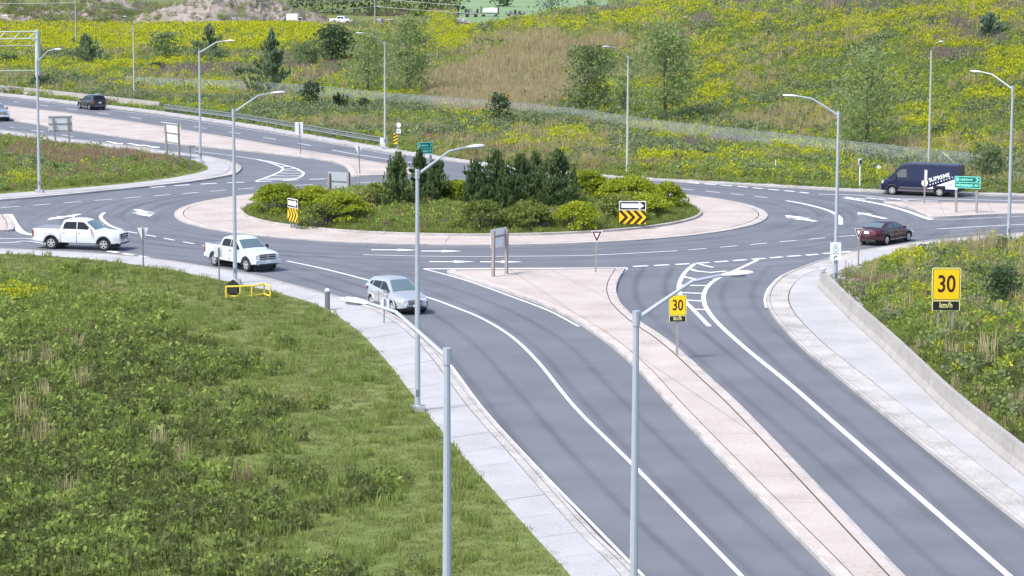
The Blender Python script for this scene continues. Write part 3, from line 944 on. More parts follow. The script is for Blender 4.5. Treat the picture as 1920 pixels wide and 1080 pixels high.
# ---- guardrail
gcurve_ = gc([(308, 212), (400, 224.5), (480, 236), (600, 257.5), (700, 274.5), (728, 279)])
Gp = along(gcurve_, 1.9)
gr = empty('guardrail', (*Gp[0], .13))
tag(gr, 'long galvanised steel guardrail between far road and meadow', 'guardrail')
def rail(z0, name):
    C = resample(gcurve_, 60); n2 = normals2(C)
    prof = [(0, -.15), (.06, -.11), (.0, -.03), (.0, .03), (.06, .11), (0, .15)]
    b = MB(); k = len(prof); vs = []
    for p, nn in zip(C, n2):
        for q in prof: vs.append((p[0] - nn[0] * q[0] - Gp[0][0], p[1] - nn[1] * q[0] - Gp[0][1], z0 + q[1] - .13))
    fs = [(i * k + j, i * k + j + 1, (i + 1) * k + j + 1, (i + 1) * k + j) for i in range(len(C) - 1) for j in range(k - 1)]
    b.add(vs, fs, 'rail_steel'); return b.build(name, gr)
rail(.66, 'rail')
C = resample(gcurve_, 60); b = MB()
b.tube([(p[0] - Gp[0][0], p[1] - Gp[0][1], .84) for p in C], .06, 'rail_steel', 6); b.build('top_rail', gr)
pm = None
for p in Gp:
    if pm is None:
        b = MB(); b.box((0, 0, .38), (.14, .2, .9), 'galv_dark'); po = b.build('post', gr); pm = po
    else:
        po = pm.copy(); COL.objects.link(po); po.parent = gr
    nn = 0.14
    po.location = (p[0] - Gp[0][0] + nn * .6, p[1] - Gp[0][1] + nn, 0)
b = MB(); b.box((Gp[-1][0] - Gp[0][0] + .25, Gp[-1][1] - Gp[0][1] - .3, .42), (.7, .5, .8), 'sign_back', taper=.9); b.build('end_terminal', gr)
dg_ = MB(); dr = empty('steel_barrier_end', G3(4, 175, .13)); tag(dr, 'dark steel rail section joining the concrete barrier at left edge', 'guardrail')
for k in range(6):
    b = MB(); b.box((-1.6 + k * .9, .5 - k * .35, .4), (.14, .14, .8), 'galv_dark'); b.build('post', dr)
b = MB(); b.tube([(-2, .8, .78), (3.1, -1.3, .78)], .09, 'galv_dark', 6); b.tube([(-2, .8, .5), (3.1, -1.3, .5)], .07, 'galv_dark', 6); b.build('rail', dr)

# ---- chain link fence
fc = gc([(236, 171), (508, 186.5), (722, 205), (910, 223), (1107, 245.5), (1204, 259), (1415, 285), (1579, 306), (1760, 325), (1860, 336)])
Fp = along(fc, 3.0)
F0 = Vector((*Fp[0], float(terrain(*Fp[0]))))
fn = empty('chain_link_fence', F0); tag(fn, 'long grey chain link fence between verge and meadow hillside', 'fence')
pm = None
for i, p in enumerate(Fp):
    z = float(terrain(*p))
    if pm is None:
        b = MB(); b.tube([(0, 0, -.1), (0, 0, 1.9)], .04, 'galv', 6); po = b.build('post', fn); pm = po
    else: po = pm.copy(); COL.objects.link(po); po.parent = fn
    po.location = Vector((*p, z)) - F0
    if i:
        q = Fp[i - 1]; zq = float(terrain(*q))
        b = MB(); b.add([Vector((*q, zq + .05)) - F0, Vector((*p, z + .05)) - F0, Vector((*p, z + 1.8)) - F0, Vector((*q, zq + 1.8)) - F0], [(0, 1, 2, 3)], 'chain_link')
        b.build('mesh_panel', fn)
        b = MB(); b.tube([Vector((*q, zq + 1.82)) - F0, Vector((*p, z + 1.82)) - F0], .028, 'galv', 5); b.build('top_rail', fn)
for px in (1745, 395):
    i = int(np.argmin(np.abs(project(np.c_[Fp, np.zeros(len(Fp))])[:, 0] - px)))
    if 0 < i < len(Fp) - 1:
        b = MB(); z = float(terrain(*Fp[i]))
        for j in (i - 1, i + 1): b.tube([Vector((*Fp[i], z + 1.75)) - F0, Vector((*Fp[j], z + .1)) - F0], .03, 'galv', 5)
        b.build('brace', fn)

# ---- sign gantry at the left edge
g0 = T(72, 172); sc = FPX / g0.y
ga = empty('sign_gantry', g0); tag(ga, 'pale green truss sign gantry reaching in from the left edge', 'gantry')
H = at_depth(72, 57, g0.y).z - g0.z
b = MB(); b.tube([(0, 0, 0), (0, 0, H)], [.36, .33], 'gantry_paint', 14); b.lathe([(.33, H), (.1, H + .06), (0, H + .07)], 'gantry_paint', 14, 'Z'); b.build('post', ga, True)
b = MB(); b.box((0, 0, .1), (1.1, 1.1, .4), 'concrete'); b.build('footing', ga)
dirv = Vector((-1, -.25, 0)).normalized(); wv = Vector((.25, -1, 0)).normalized() * .55
zs = (H - .15, H - 1.05)
LT = 9.0
chords = [(wv * .5, zs[0]), (wv * -.5, zs[0]), (wv * .5, zs[1]), (wv * -.5, zs[1]), (wv * -.2, H - 1.95)]
for o_, z in chords:
    b = MB(); b.tube([o_ + Vector((0, 0, z)) + dirv * .1, o_ + Vector((0, 0, z)) + dirv * LT], .065, 'gantry_paint', 8); b.build('chord', ga, True)
for s_ in (.5, -.5):
    k = 0; x = .2
    while x < LT - 1:
        a = wv * s_ + dirv * x + Vector((0, 0, zs[k % 2])); c = wv * s_ + dirv * (x + .95) + Vector((0, 0, zs[(k + 1) % 2]))
        b = MB(); b.tube([a, c], .035, 'gantry_paint', 6); b.build('brace', ga)
        x += .95; k += 1
x = .2; k = 0
while x < LT - 1:
    a = wv * .5 * (1 if k % 2 else -1) + dirv * x + Vector((0, 0, zs[1])); c = wv * -.2 + dirv * (x + 1.3) + Vector((0, 0, H - 1.95))
    b = MB(); b.tube([a, c], .03, 'gantry_paint', 6); b.build('brace', ga); x += 1.3; k += 1
b = MB(); b.tube([dirv * .2 + Vector((0, 0, 2.7)), dirv * 6 + Vector((0, 0, 2.7))], .06, 'gantry_paint', 6); b.build('chord', ga)

# ================================================================== SIGNS
def sign_root(name, px, pyb, label, cat='sign', group=None, z=.13, terr=False):
    g = T(px, pyb) if terr else G3(px, pyb, z)
    r = empty(name, g); tag(r, label, cat, group)
    return r, g
def loc(g, px, py, dy=0.0):
    """point seen at px,py in the upright plane through g, relative to g"""
    p = at_depth(px, py, g.y + dy); return p - g
def post(r, a, c, w=.08, m='galv', name='post', round_=False):
    b = MB(); a, c = Vector(a), Vector(c)
    if round_: b.tube([a, c], w / 2, m, 8)
    else:
        d = c - a; b.prism([(-w / 2, -w / 2), (w / 2, -w / 2), (w / 2, w / 2), (-w / 2, w / 2)], a, (1, 0, 0), (0, 1, 0), d, m)
    return b.build(name, r)
def plate(r, a, c, m, y=0.0, t=.02, name='panel', back='sign_back'):
    b = MB(); b.box(((a.x + c.x) / 2, y, (a.z + c.z) / 2), (abs(c.x - a.x), t, abs(c.z - a.z)), m)
    return b.build(name, r)
def shape(r, poly, y, t, m, name, parent=None):
    b = MB(); b.prism(poly, (0, y, 0), (1, 0, 0), (0, 0, 1), (0, t, 0), m); return b.build(name, parent or r)
def glyphs(r, txt, cx, cz, y, size, m, sx=1.0, name='lettering', bold=0.0, parent=None):
    me = text_mesh(txt, size, .004, bold=bold); me.materials.clear(); me.materials.append(MATS[m])
    o = link(name, me, parent or r); o.location = (cx, y, cz); o.rotation_euler = (math.pi / 2, 0, 0); o.scale = (sx, 1, 1); return o

# yield signs seen from the front
def yield_front(pxb, pyb, x0, x1, yt, ya, label):
    r, g = sign_root('yield_sign', pxb, pyb, label, 'sign')
    a, c, d = loc(g, x0, yt), loc(g, x1, yt), loc(g, (x0 + x1) / 2, ya)
    post(r, (0, .03, -.1), (d.x * .5, .03, a.z - .05), .09, 'wood_post')
    cx, w, zt, zb = (a.x + c.x) / 2, (c.x - a.x) / 2, a.z, d.z
    def tri(s, k): 
        zc = zt - (zt - zb) * .34
        return [(cx - w * s, zc + (zt - zc) * s), (cx + w * s, zc + (zt - zc) * s), (cx + .03 * s, zc + (zb - zc) * s), (cx - .03 * s, zc + (zb - zc) * s)]
    p = shape(r, tri(1, 0), -.02, .02, 'sign_white', 'panel')
    shape(r, tri(.84, 0), -.026, .006, 'sign_red', 'red_border', p); shape(r, tri(.44, 0), -.031, .005, 'sign_white', 'white_field', p)
yield_front(1117, 511, 1108, 1130, 432.5, 454, 'red and white yield sign on the pink splitter island in front')
yield_front(1609.5, 501, 1602, 1618, 428.5, 447, 'red and white yield sign beside the maroon sedan')
def yield_back(pxb, pyb, x0, x1, yt, ya, label):
    r, g = sign_root('yield_sign', pxb, pyb, label, 'sign')
    a, c, d = loc(g, x0, yt), loc(g, x1, yt), loc(g, (x0 + x1) / 2, ya)
    cx = (a.x + c.x) / 2
    post(r, (0, -.03, -.1), (cx, -.03, a.z - .02), .08, 'galv_dark')
    shape(r, [(a.x, a.z), (c.x, c.z), (cx + .04, d.z), (cx - .04, d.z)], .01, .02, 'sign_back', 'panel')
yield_back(269, 501, 257, 278, 427, 450, 'triangular sign seen from its bare back right of the covered pickup')
yield_back(675, 327, 664, 681, 273, 289, 'triangular sign seen from its bare back on the long splitter island')

# small route signs on single posts
def back_sign(pxb, pyb, x0, y0, x1, y1, label, name='sign_panel_on_post', postx=None, pm='galv_dark'):
    r, g = sign_root(name, pxb, pyb, label, 'sign')
    a, c = loc(g, x0, y0), loc(g, x1, y1)
    plate(r, a, c, 'sign_back', .012, .02)
    px_ = loc(g, postx or (x0 + x1) / 2, y0).x
    post(r, (0, -.03, -.1), (px_, -.03, a.z - .06), .07, pm)
    return r, g
back_sign(564, 289, 553, 229, 568, 252, 'rectangular sign seen from behind on the long splitter island', 'traffic_sign')
back_sign(412, 545, 401, 462, 418.5, 482, 'small rectangular sign seen from behind beside the pickup with open bed', 'traffic_sign')
r, g = sign_root('traffic_sign', 720, 606, 'house shaped sign seen from behind in front of the silver crossover', 'sign')
a, t_, c = loc(g, 713, 563), loc(g, 721, 557), loc(g, 730, 583)
shape(r, [(a.x, c.z), (c.x, c.z), (c.x, a.z), (t_.x, t_.z), (a.x, a.z)], .012, .02, 'sign_back', 'panel'); post(r, (0, -.03, -.1), (t_.x, -.03, t_.z - .08), .06, 'galv_dark')

def two_post(p1, p2, x0, y0, x1, y1, label, tops, name='guide_sign', bars=(), pm='wood_post', front=None, panel_m='sign_back'):
    """sign on two posts; p1, p2 are the foot pixels, so the sign may stand at an angle"""
    g1, g2 = G3(*p1, .13), G3(*p2, .13)
    r = empty(name, (g1 + g2) / 2); tag(r, label, 'sign'); o = (g1 + g2) / 2
    u = (g2 - g1); W = u.length; u.normalize(); nrm = Vector((u.y, -u.x, 0))   # towards the camera side
    def P(px, py):       # pixel -> (s, z) in the sign plane
        d = ray(px, py); den = d[0] * nrm.x + d[1] * nrm.y
        t = (o.x * nrm.x + o.y * nrm.y) / den
        p = Vector((d[0] * t, d[1] * t, CAMH + d[2] * t)); return ((p - o).dot(u), p.z - o.z)
    s0, z0 = P(x0, y0); s1, z1 = P(x1, y1)
    zt = max(P(*tops[0])[1], 0)
    for g_, tp in ((g1, tops[0]), (g2, tops[1])):
        st, zt = P(*tp); s_ = (g_ - o).dot(u)
        b = MB(); b.prism([(-.08, -.08), (.08, -.08), (.08, .08), (-.08, .08)], u * s_ + Vector((0, 0, -.1)) + nrm * .09, u, nrm, u * (st - s_) + Vector((0, 0, zt)), pm); b.build('post', r)
    b = MB(); b.prism([(s0, z1), (s1, z1), (s1, z0), (s0, z0)], nrm * 0, u, Vector((0, 0, 1)), -nrm * .03, panel_m); pl = b.build('panel', r)
    for f in bars:
        z = z0 + (z1 - z0) * f
        b = MB(); b.prism([(s0 + .05, z - .04), (s1 - .05, z - .04), (s1 - .05, z + .04), (s0 + .05, z + .04)], nrm * .04, u, Vector((0, 0, 1)), -nrm * .035, 'galv_dark'); b.build('stiffener', r)
    return r, o, u, nrm, P, (s0, s1, z0, z1), pl
two_post((107, 284), (132, 283.6), 90, 217, 136, 246, 'wide sign seen from behind on two leaning posts, far left', ((98.5, 217.5), (127, 217)), bars=(.08, .52, .96))
two_post((315.5, 294.5), (338, 298.5), 307, 229, 339, 271, 'tall sign seen from behind on two posts at the left wedge', ((311, 230), (336, 230)), bars=(.05, .5, .97))
two_post((618, 373), (654, 375), 615, 322, 657, 361, 'grey sign seen from behind rising over the island shrubs', ((618, 322), (654, 320)), bars=(.46,), panel_m='pole_grey')
R = two_post((922, 519), (947, 513.5), 921, 431, 950, 460, 'sign seen from behind on two posts at the front splitter island', ((923, 430), (948, 427)), bars=(.42,), pm='wood_post')

# green guide signs with illegible white lettering
def green_sign(R):
    r, o, u, nrm, P, (s0, s1, z0, z1), pl = R
    W, Hh = s1 - s0, z0 - z1
    def q(f0, f1, h0, h1, m, d, name):
        b = MB(); b.prism([(s0 + W * f0, z0 - Hh * h1), (s0 + W * f1, z0 - Hh * h1), (s0 + W * f1, z0 - Hh * h0), (s0 + W * f0, z0 - Hh * h0)], nrm * d, u, Vector((0, 0, 1)), -nrm * (d - .001) if d else -nrm * .01, m)
        return b.build(name, pl)
    q(.03, .97, .06, .47, 'sign_teal', .008, 'upper_field'); q(.03, .97, .54, .93, 'sign_teal', .008, 'lower_field')
    q(.06, .18, .12, .40, 'sign_mint', .014, 'symbol')
    random.seed(3)
    for (h0, h1, f0, f1) in ((.17, .34, .21, .72), (.62, .84, .06, .70), (.64, .82, .75, .94)):
        x = f0
        while x < f1 - .03:
            w = random.uniform(.022, .045)
            q(x, min(x + w, f1), h0 + random.choice((0, .03, .05)), h1 + random.choice((0, 0, .03)), 'sign_mint', .014, 'letter'); x += w + .010
    b = MB(); zc = z0 - Hh * .265
    for k, x in enumerate((.80,)):
        xx = s0 + W * x
        b.prism([(xx, zc - Hh * .17), (xx + W * .06, zc - Hh * .17), (xx + W * .15, zc), (xx + W * .06, zc + Hh * .17), (xx, zc + Hh * .17), (xx + W * .08, zc)], nrm * .014, u, Vector((0, 0, 1)), -nrm * .01, 'sign_mint')
    b.build('chevron', pl)
green_sign(two_post((1793, 398), (1831.5, 399.5), 1790, 330, 1838, 354, 'green direction sign with white border in front of the navy van', ((1793.5, 354), (1832, 355)), pm='wood_post', panel_m='sign_mint'))
green_sign(two_post((790, 327), (806, 326), 784, 267.5, 811, 288, 'small green direction sign rising behind the island conifers', ((790, 288), (806, 288)), pm='galv', panel_m='sign_mint'))

# edge-on sign and small posts
r, g = sign_root('traffic_sign', 1733, 382, 'thin sign seen edge on in front of the navy van', 'sign')
post(r, (0, 0, -.1), (0, 0, loc(g, 1733, 318).z), .1, 'wood_post'); a = loc(g, 1734, 319); c = loc(g, 1737, 340); plate(r, a, c, 'sign_back', -.1, .5)
r, g = sign_root('marker_post', 357.5, 320, 'thin T shaped post on the tip of the left grass wedge', 'post')
post(r, (0, 0, -.1), (0, 0, loc(g, 357, 274).z), .08, 'galv_dark'); a, c = loc(g, 353, 273), loc(g, 366, 276); plate(r, a, c, 'galv_dark', 0, .3, 'cap')
r, g = sign_root('marker_post', 1543, 541, 'short dark green post with flat round cap beside the concrete barrier', 'post')
post(r, (0, 0, -.1), (0, 0, loc(g, 1543, 507).z), .1, 'sign_teal', round_=True); z = loc(g, 1543, 503).z
b = MB(); b.lathe([(.05, z - .22), (.19, z - .03), (.19, z + .03), (0, z + .06)], 'sign_back', 12, 'Z'); b.build('cap', r, True)
r, g = sign_root('bollard', 614, 581, 'grey cylindrical bollard with round head on the lower left sidewalk', 'bollard')
z = loc(g, 614, 547).z
b = MB(); b.tube([(0, 0, -.05), (0, 0, z)], .14, 'galv_dark', 12); b.build('shaft', r, True)
b = MB(); b.lathe([(.12, z), (.15, z + .05), (.13, z + .14), (0, z + .18)], 'sign_back', 12, 'Z'); b.build('head', r, True)
for (pxb, pyb, yt, kind, lab) in ((1454, 331, 299, 0, 'thin white marker stake with a small meter box on the far verge'), (1612, 353, 298, 1, 'cream marker post with a hooded head on the far verge'),
                                  (1647, 336, 313, 2, 'short marker with a small diamond plate left of the navy van')):
    r, g = sign_root('marker_post', pxb, pyb, lab, 'post', terr=True)
    zt = loc(g, pxb, yt).z
    post(r, (0, 0, -.1), (0, 0, zt), (.07, .13, .08)[kind], 'sign_back' if kind else 'sign_white', round_=True)
    if kind == 0:
        b = MB(); b.box((.12, -.06, zt * .28), (.3, .2, .34), 'sign_back'); b.tube([(.12, -.06, zt * .28 + .17), (.12, -.06, zt * .28 + .25)], .12, 'sign_back', 8); b.build('meter_box', r)
    if kind == 1:
        b = MB(); b.lathe([(.13, zt - .5), (.2, zt - .1), (.17, zt), (0, zt + .03)], 'pole_warm', 10, 'Z'); b.build('head', r, True)
        b = MB(); b.box((0, -.17, zt - .22), (.17, .06, .28), 'sign_black'); b.build('face', r)
    if kind == 2: shape(r, [(-.2, zt - .02), (0, zt - .22), (.2, zt - .02), (0, zt + .18)], -.06, .02, 'sign_white', 'plate')
# speed plate and hazard marker at the guardrail end
r, g = sign_root('traffic_sign', 746, 286, 'white rounded sign over a square plate right of the guardrail end', 'sign', terr=True)
post(r, (0, 0, -.1), (0, 0, loc(g, 746, 228).z), .07, 'wood_post')
a, c = loc(g, 743.5, 230), loc(g, 751.5, 240); cx, cz = (a.x + c.x) / 2, (a.z + c.z) / 2; w = (c.x - a.x) / 2; h = (a.z - c.z) / 2
shape(r, [(cx - w, cz + h * .6), (cx - w * .5, cz + h), (cx + w * .5, cz + h), (cx + w, cz + h * .6), (cx + w, cz - h * .4), (cx, cz - h), (cx - w, cz - h * .4)], -.06, .02, 'sign_white', 'shield')
a, c = loc(g, 743.5, 241.5), loc(g, 751.5, 250); p = plate(r, a, c, 'sign_white', -.05, .02, 'plate')
for zf in (.35, .65): 
    b = MB(); b.box(((a.x + c.x) / 2, -.066, c.z + (a.z - c.z) * zf), ((c.x - a.x) * .5, .006, .05), 'galv_dark'); b.build('text_line', p)
r, g = sign_root('hazard_marker', 741, 284, 'yellow and black striped hazard marker beside the guardrail end', 'sign', terr=True)
post(r, (0, 0, -.1), (0, 0, loc(g, 741, 251).z), .06, 'galv')
a, c = loc(g, 737.5, 250), loc(g, 745, 270); p = plate(r, a, c, 'sign_yellow', -.05, .02)
W, Hh = c.x - a.x, a.z - c.z
for k in range(3):
    z = c.z + Hh * (.12 + k * .3); s_ = Hh * .22
    shape(r, [(a.x, z - s_ * .2), (a.x, z + .10), (c.x, z + s_ + .10), (c.x, z + s_ - s_ * .2)], -.066, .006, 'sign_black', 'stripe', p)

# keep right boards with chevrons on the central island
def chevron_board(pxb, pyb, x0, y0, x1, y1, label, ang=0.0):
    g = G3(pxb, pyb, .3); r = empty('chevron_sign', g, ang); tag(r, label, 'sign')
    ca = math.cos(ang)
    a, c = loc(g, x0, y0), loc(g, x1, y1); W, Hh = (c.x - a.x) / ca, a.z - c.z; X0 = a.x / ca; Z0 = c.z; zs_ = Z0 + Hh * .60
    for f in (.22, .78): post(r, (X0 + W * f, .07, -.3), (X0 + W * f, .07, Z0 + Hh * .9), .07, 'galv')
    up = MB(); up.box((X0 + W / 2, 0, (zs_ + Z0 + Hh) / 2), (W, .03, Z0 + Hh - zs_), 'sign_white'); up = up.build('arrow_panel', r)
    b = MB(); m_ = W * .03; b.box((X0 + W / 2, -.018, (zs_ + Z0 + Hh) / 2), (W - 2 * m_, .008, Z0 + Hh - zs_ - 2 * m_), 'sign_black'); b.build('black_field', up)
    zc = (zs_ + Z0 + Hh) / 2; h = (Z0 + Hh - zs_)
    shape(r, [(X0 + W * .08, zc - h * .24), (X0 + W * .73, zc - h * .24), (X0 + W * .73, zc - h * .42), (X0 + W * .93, zc), (X0 + W * .73, zc + h * .42), (X0 + W * .73, zc + h * .24), (X0 + W * .08, zc + h * .24)], -.029, .007, 'sign_white', 'arrow', up)
    lo = MB(); lo.box((X0 + W / 2, 0, (Z0 + zs_ - .02) / 2 + 0), (W, .03, zs_ - Z0 - .02), 'sign_yellow'); lo = lo.build('chevron_panel', r)
    h = zs_ - Z0 - .02; zc = Z0 + h / 2; t = W * .135
    for k in range(4):
        x = X0 + W * (-.03 + k * .27); q = W * .24
        poly = [(x, zc - h / 2), (x + t, zc - h / 2), (x + t + q, zc), (x + t, zc + h / 2), (x, zc + h / 2), (x + q, zc)]
        # clip to the board
        cl = []
        for i in range(len(poly)):
            p0, p1 = poly[i], poly[(i + 1) % len(poly)]
            for lo_, hi_ in ((X0, X0 + W),):
                pts = [p0]
                for xb in (lo_, hi_):
                    if (p0[0] - xb) * (p1[0] - xb) < 0:
                        f = (xb - p0[0]) / (p1[0] - p0[0]); pts.append((xb, p0[1] + (p1[1] - p0[1]) * f))
                cl += sorted(pts, key=lambda z_: abs(z_[0] - p0[0]))
        cl = [p_ for p_ in cl if X0 - 1e-6 <= p_[0] <= X0 + W + 1e-6]
        if k == 3:   # arms cut off at the board's edge: two corners
            xe = X0 + W; f = (xe - x - t) / q
            shape(r, [(x, zc + h / 2), (x + t, zc + h / 2), (xe, zc + h / 2 * (1 - f)), (xe, zc + h / 2 * (1 - (xe - x) / q))], -.022, .007, 'sign_maroon', 'chevron', lo)
            shape(r, [(x, zc - h / 2), (xe, zc - h / 2 * (1 - (xe - x) / q)), (xe, zc - h / 2 * (1 - f)), (x + t, zc - h / 2)], -.022, .007, 'sign_maroon', 'chevron', lo)
        else: shape(r, cl, -.022, .007, 'sign_maroon', 'chevron', lo)
chevron_board(1186, 424, 1161, 377, 1211, 420, 'black arrow board above yellow chevrons at the island front right')
chevron_board(549, 423, 538, 372.5, 560, 415.5, 'narrow looking arrow board above yellow chevrons before the left shrubs', math.radians(-58))

# advisory speed signs
def speed_sign(pxb, pyb, x0, y0, x1, y1, ytab, label, tabname=True):
    g = G3(pxb, pyb, .13); r = empty('speed_sign', g); tag(r, label, 'sign')
    a, c, t = loc(g, x0, y0), loc(g, x1, y1), loc(g, x1, ytab)
    W, Hh = c.x - a.x, a.z - c.z; cx, cz = (a.x + c.x) / 2, (a.z + c.z) / 2
    for f in ((.25, .75) if W > 1 else (.5,)): post(r, (a.x + W * f, .08, -.1), (a.x + W * f, .08, a.z - .1), .1, 'wood_post')
    def rr(w, h, rad): 
        out = []
        for (sx, sz, a0) in ((1, 1, 0), (-1, 1, 90), (-1, -1, 180), (1, -1, 270)):
            for k in range(5):
                an = math.radians(a0 + k * 22.5); out.append((cx + sx * (w / 2 - rad) + rad * math.cos(an), cz + sz * (h / 2 - rad) + rad * math.sin(an)))
        return out
    p = shape(r, rr(W, Hh, .08 * W), 0, .03, 'sign_border', 'panel')
    shape(r, rr(W * .93, Hh * .945, .06 * W), -.006, .006, 'sign_black', 'border', p); shape(r, rr(W * .89, Hh * .912, .05 * W), -.012, .006, 'sign_yellow', 'field', p)
    glyphs(r, '30', cx, cz - Hh * .01, -.016, Hh * .72, 'sign_maroon', W / (Hh * .72) * .64, 'numeral', .01 * Hh, p)
    tp = MB(); hz = c.z - t.z; tp.box((cx, .012, c.z - hz / 2 - .01), (W * .97, .03, hz), 'sign_border'); tp = tp.build('tab', r)
    b = MB(); b.box((cx, -.006, c.z - hz / 2 - .01), (W * .90, .006, hz * .92), 'sign_black'); b.build('tab_field', tp)
    glyphs(r, 'km/h', cx, c.z - hz * .47, -.012, hz * .85, 'sign_border', .8, 'lettering', .006, tp)
speed_sign(1774, 632, 1748, 502, 1801, 564, 582, 'large yellow 30 km/h sign among weeds at lower right')
speed_sign(1271, 668, 1254.5, 553, 1287, 592, 603, 'smaller yellow 30 km/h sign beside the painted chevrons')

# parking sign on the lamp post
g = G3(1566, 541, .13) + Vector((0, -.2, 0)); r = empty('parking_sign', g); tag(r, 'white parking sign with circled P and black arrow on lamp post', 'sign')
a, c = loc(g, 1557, 454.5), loc(g, 1576.5, 488); p = plate(r, a, c, 'sign_white', 0, .02); W, Hh = c.x - a.x, a.z - c.z; cx = (a.x + c.x) / 2; zt = a.z
b = MB(); b.lathe([(.165 * Hh, -.016), (.165 * Hh, -.010), (.14 * Hh, -.010), (.14 * Hh, -.016), (.165 * Hh, -.016)], 'sign_green', 24, 'Y', (cx, 0, zt - Hh * .37)); b.build('ring', p)
glyphs(r, 'P', cx, zt - Hh * .37, -.014, Hh * .23, 'sign_green', 1, 'letter', 0, p)
for z, w in ((.13, .55), (.60, .55), (.645, .6)):
    for k in range(6):
        b = MB(); b.box((cx - W * w / 2 + W * w * (k + .5) / 6, -.013, zt - Hh * z), (W * w / 7.5, .006, Hh * .025), 'galv'); b.build('text_mark', p)
shape(r, [(cx - W * .18, zt - Hh * .93), (cx - W * .10, zt - Hh * .93), (cx - W * .09, zt - Hh * .85), (cx + W * .03, zt - Hh * .80), (cx + W * .06, zt - Hh * .835), (cx + W * .16, zt - Hh * .765), (cx + W * .03, zt - Hh * .725), (cx + W * .01, zt - Hh * .76), (cx - W * .15, zt - Hh * .82)], -.016, .006, 'sign_black', 'arrow', p)
b = MB(); b.box((cx, .06, zt - Hh * .3), (.1, .12, .06), 'galv_dark'); b.box((cx, .06, zt - Hh * .8), (.1, .12, .06), 'galv_dark'); b.build('bracket', r)

# yellow tubular guard with the black board behind it
g = G3(445, 559, .13); r = empty('yellow_guard_rail', g); tag(r, 'low yellow tubular guard frame at the foot of a tall lamp', 'railing')
def gp(x, y, dy=0): return loc(g, x, y, dy)
zb_, zt_ = gp(424, 556).z, gp(424, 537.5).z
xs = [gp(x, 550).x for x in (424, 450.5, 472)]; xe = gp(494, 550).x
for z, nm in ((zt_, 'top_rail'), (zb_, 'bottom_rail')):
    b = MB(); b.tube([(xs[0], 0, z), (xs[2], .05, z + .04), (xe, .5, z + .10)], .05, 'safety_yellow', 8); b.build(nm, r, True)
    b = MB(); b.tube([(xe, .5, z + .10), (gp(507, 550).x, .0, z + .02)], .045, 'safety_yellow', 8); b.build(nm, r, True)
for x, y in ((xs[0], 0), (xs[1], .02), (xs[2], .05), (xe, .5), (gp(507, 550).x, 0)):
    b = MB(); b.tube([(x, y, -.15), (x, y, zt_ + .03)], .05, 'safety_yellow', 8); b.build('post', r, True)
g = G3(437, 557, .13); r = empty('fallen_sign', g); tag(r, 'black eight cornered board propped behind the yellow guard frame', 'board')
a, c = loc(g, 420, 529), loc(g, 452, 564); cx, cz = (a.x + c.x) / 2, (a.z + c.z) / 2 + .12; w, h = (c.x - a.x) / 2, (a.z - c.z) / 2
poly = []
for k in range(8):
    an = math.pi / 4 * k; rr_ = 1.0 if k % 2 == 0 else .82
    poly.append((cx + w * rr_ * math.cos(an), cz + h * rr_ * math.sin(an)))
shape(r, poly, .25, .05, 'black_plastic', 'board'); b = MB(); b.box((cx, .22, cz), (w * 1.1, .04, h * 1.0), 'trim'); b.build('centre_panel', r); post(r, (cx, .34, -.2), (cx, .34, cz + h * .8), .08, 'galv_dark')

# utility poles and wires far behind
def upole(px, py, label, H=13.0):
    g = T(px, py); r = empty('utility_pole', g); tag(r, label, 'utility pole', 'utility poles')
    b = MB(); b.tube([(0, 0, -.3), (0, 0, H)], [.17, .12], 'utility_wood', 8); b.build('pole', r, True)
    b = MB(); b.box((0, 0, H - .5), (2.2, .1, .12), 'utility_wood'); b.build('crossarm', r); return g
u1 = upole(143, 90, 'wooden utility pole behind the yellow field at the upper left'); u2 = upole(703, 48, 'wooden utility pole right of the far white pickup')
w1 = [(at_depth(-30, 6, u1.y + 10)), Vector((u1.x, u1.y, at_depth(143, 5, u1.y).z))]
def wire(name, a, c, sag, label):
    P = [a.lerp(c, t / 14) - Vector((0, 0, sag * 4 * (t / 14) * (1 - t / 14))) for t in range(15)]
    b = MB(); b.tube(P, .05, 'wire', 5); o = b.build('overhead_wire'); tag(o, label, 'wire')
def zat(g, py): 
    px = project(np.array([[g.x, g.y, g.z]]))[0, 0]; return Vector((g.x, g.y, at_depth(px, py, g.y).z))
L0 = at_depth(-120, 4, u1.y); R0 = at_depth(930, 28, u2.y - 40)
wire('w', L0, zat(u1, 5), .2, 'overhead wire left of the upper left utility pole')
wire('w', zat(u1, 6), zat(u2, 12), 1.9, 'lower overhead wire spanning between the two utility poles')
wire('w', zat(u1, -6), zat(u2, -1), .9, 'upper overhead wire spanning between the two utility poles')
wire('w', zat(u2, 12), R0, .1, 'lower overhead wire right of the far utility pole')
wire('w', zat(u2, -3), at_depth(900, 12, u2.y - 40), .1, 'upper overhead wire right of the far utility pole')

# ================================================================== VEHICLES
def smooth_w(x, x0, x1, W, k0=.16, k1=.16, r=.55):
    w = W / 2
    if x > x1 - r: w -= k1 * ((x - (x1 - r)) / r) ** 2
    if x < x0 + r: w -= k0 * (((x0 + r) - x) / r) ** 2
    return w

def interp(tab, x):
    xs_ = [t[0] for t in tab]; return [float(np.interp(x, xs_, [t[j] for t in tab])) for j in range(1, len(tab[0]))]

